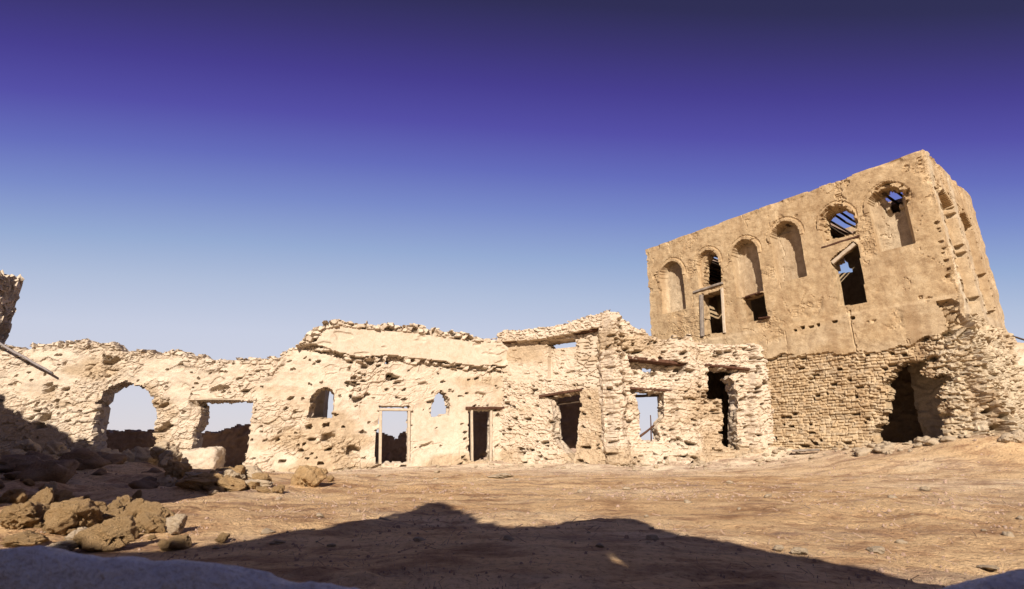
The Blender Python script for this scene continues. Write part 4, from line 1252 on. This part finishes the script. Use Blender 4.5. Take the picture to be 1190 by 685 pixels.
# gravel, clods and straw spread over the ground: nobody could count them
def debris():
    rnd = np.random.RandomState(5)
    V = []; T = []
    n = 13000
    ang = rnd.uniform(-0.80, 0.80, n); r = 2.2 + 17 * rnd.rand(n) ** 1.3
    X = r * np.sin(ang); Y = r * np.cos(ang)
    keep = (fbm(X * 0.5, Y * 0.9, 55, 3) + 0.25 * rnd.randn(n)) > -0.05
    X = X[keep]; Y = Y[keep]; Z = ground_z(X, Y)
    for x, y, z in zip(X, Y, Z):
        s = (0.005 + 0.026 * rnd.rand() ** 4) * min(1, y / 9 + 0.05)
        b = len(V)
        if rnd.rand() < 0.2:
            a = rnd.rand() * 3.14; l = (0.03 + 0.14 * rnd.rand() ** 2) * min(1, y / 9 + 0.1); w = (0.002 + 0.003 * rnd.rand()) * min(1, y / 8)
            dx, dy = math.cos(a) * l / 2, math.sin(a) * l / 2
            for (sx, sz) in ((-1, 0), (1, 0.006 + 0.03 * rnd.rand())):
                V += [(x + sx * dx - w, y + sx * dy, z + 0.004 + sz), (x + sx * dx + w, y + sx * dy, z + 0.004 + sz), (x + sx * dx, y + sx * dy, z + 0.004 + sz + 2 * w)]
            T += [(b, b + 1, b + 4), (b, b + 4, b + 3), (b + 1, b + 2, b + 5), (b + 1, b + 5, b + 4), (b + 2, b, b + 3), (b + 2, b + 3, b + 5)]
        else:
            k = 5; h = s * (0.5 + 0.6 * rnd.rand())
            for i in range(k):
                a = 6.283 * i / k + rnd.rand() * 0.7
                rr = s * (0.7 + 0.6 * rnd.rand())
                V.append((x + math.cos(a) * rr * 1.3, y + math.sin(a) * rr, z - 0.012))
            for i in range(k):
                a = 6.283 * i / k + rnd.rand() * 0.7
                rr = s * (0.4 + 0.3 * rnd.rand())
                V.append((x + math.cos(a) * rr * 1.3, y + math.sin(a) * rr, z + h))
            for i in range(k):
                j = (i + 1) % k
                T += [(b + i, b + j, b + k + j), (b + i, b + k + j, b + k + i)]
            T += [(b + k, b + k + i, b + k + i + 1) for i in range(1, k - 1)]
    me = mesh_np('ground_debris', V, np.zeros((0, 4), np.int32), False, None, T)
    o = link_mesh('ground_debris', me, M_BACK)
    tag(o, 'scattered gravel, clods and straw over the open ground', 'debris', None, 'stuff')
debris()

# ------------------------------------------------------------------ light and sky
EXPO = 0.6
sun_d = bpy.data.lights.new('sun', 'SUN'); sun = bpy.data.objects.new('sun', sun_d); COL.objects.link(sun)
sun_d.energy = 5.0; sun_d.angle = math.radians(0.55); sun_d.color = (1.0, 0.905, 0.80)
sv = Vector((-math.sin(SUN_AZ) * math.cos(SUN_EL), -math.cos(SUN_AZ) * math.cos(SUN_EL), math.sin(SUN_EL)))
sun.rotation_euler = sv.to_track_quat('Z', 'Y').to_euler()
sun.location = (0, -30, 30)

wd = bpy.data.worlds.new('World'); SC.world = wd; wd.use_nodes = True
nt = wd.node_tree; L = nt.links
bg = nt.nodes['Background']
STR = 0.1
bg.inputs['Strength'].default_value = STR
sky = N(nt, 'ShaderNodeTexSky'); sky.sky_type = 'NISHITA'; sky.sun_disc = False
sky.sun_elevation = SUN_EL; sky.sun_rotation = math.radians(185)
def lin(c):
    return tuple(((x / 255) / 12.92 if x / 255 <= 0.04045 else ((x / 255 + 0.055) / 1.055) ** 2.4) for x in c)
tc = N(nt, 'ShaderNodeTexCoord')
sep = N(nt, 'ShaderNodeSeparateXYZ'); L.new(tc.outputs['Generated'], sep.inputs[0])
wv = N(nt, 'ShaderNodeVectorMath', operation='MULTIPLY'); wv.inputs[1].default_value = (0.30, 1, 1); L.new(tc.outputs['Generated'], wv.inputs[0])
ln = N(nt, 'ShaderNodeVectorMath', operation='LENGTH'); L.new(wv.outputs[0], ln.inputs[0])
dv_ = N(nt, 'ShaderNodeMath', operation='DIVIDE'); L.new(sep.outputs['Z'], dv_.inputs[0]); L.new(ln.outputs['Value'], dv_.inputs[1])
dt = N(nt, 'ShaderNodeMath', operation='MULTIPLY_ADD'); dt.inputs[1].default_value = 0.05
L.new(sep.outputs['X'], dt.inputs[0]); L.new(dv_.outputs[0], dt.inputs[2])
SKY = [(0.0, (219, 213, 219)), (0.06, (213, 211, 222)), (0.195, (201, 206, 225)), (0.28, (178, 191, 218)), (0.351, (150, 171, 211)), (0.43, (121, 138, 201)), (0.495, (99, 106, 187)),
       (0.56, (82, 74, 166)), (0.618, (68, 55, 142)), (0.67, (56, 45, 112)), (0.716, (43, 37, 80)), (0.80, (36, 34, 64)), (0.90, (92, 94, 136)), (1.0, (125, 128, 166))]
k_ = 1.0 / (2 ** EXPO)
cr = ramp(nt, dt.outputs['Value'], [(p, tuple(c * k_ for c in lin(col))) for p, col in SKY])
bk_ = N(nt, 'ShaderNodeMapRange'); bk_.inputs['From Min'].default_value = -0.2; bk_.inputs['From Max'].default_value = 0.25
bk_.inputs['To Min'].default_value = 0.55; bk_.inputs['To Max'].default_value = 1.0
L.new(sep.outputs['Y'], bk_.inputs['Value'])
sc10 = N(nt, 'ShaderNodeVectorMath', operation='SCALE'); L.new(cr, sc10.inputs[0])
m10 = N(nt, 'ShaderNodeMath', operation='MULTIPLY'); m10.inputs[1].default_value = 1 / STR; L.new(bk_.outputs[0], m10.inputs[0])
L.new(m10.outputs[0], sc10.inputs['Scale'])
L.new(mixc(nt, 0.06, sc10.outputs[0], sky.outputs['Color']), bg.inputs['Color'])

SC.view_settings.view_transform = 'Standard'
SC.view_settings.look = 'None'
SC.view_settings.exposure = EXPO
SC.view_settings.gamma = 1.0
SC.view_settings.use_curve_mapping = False
SC.render.engine = 'CYCLES'
SC.cycles.max_bounces = 4
SC.cycles.diffuse_bounces = 2
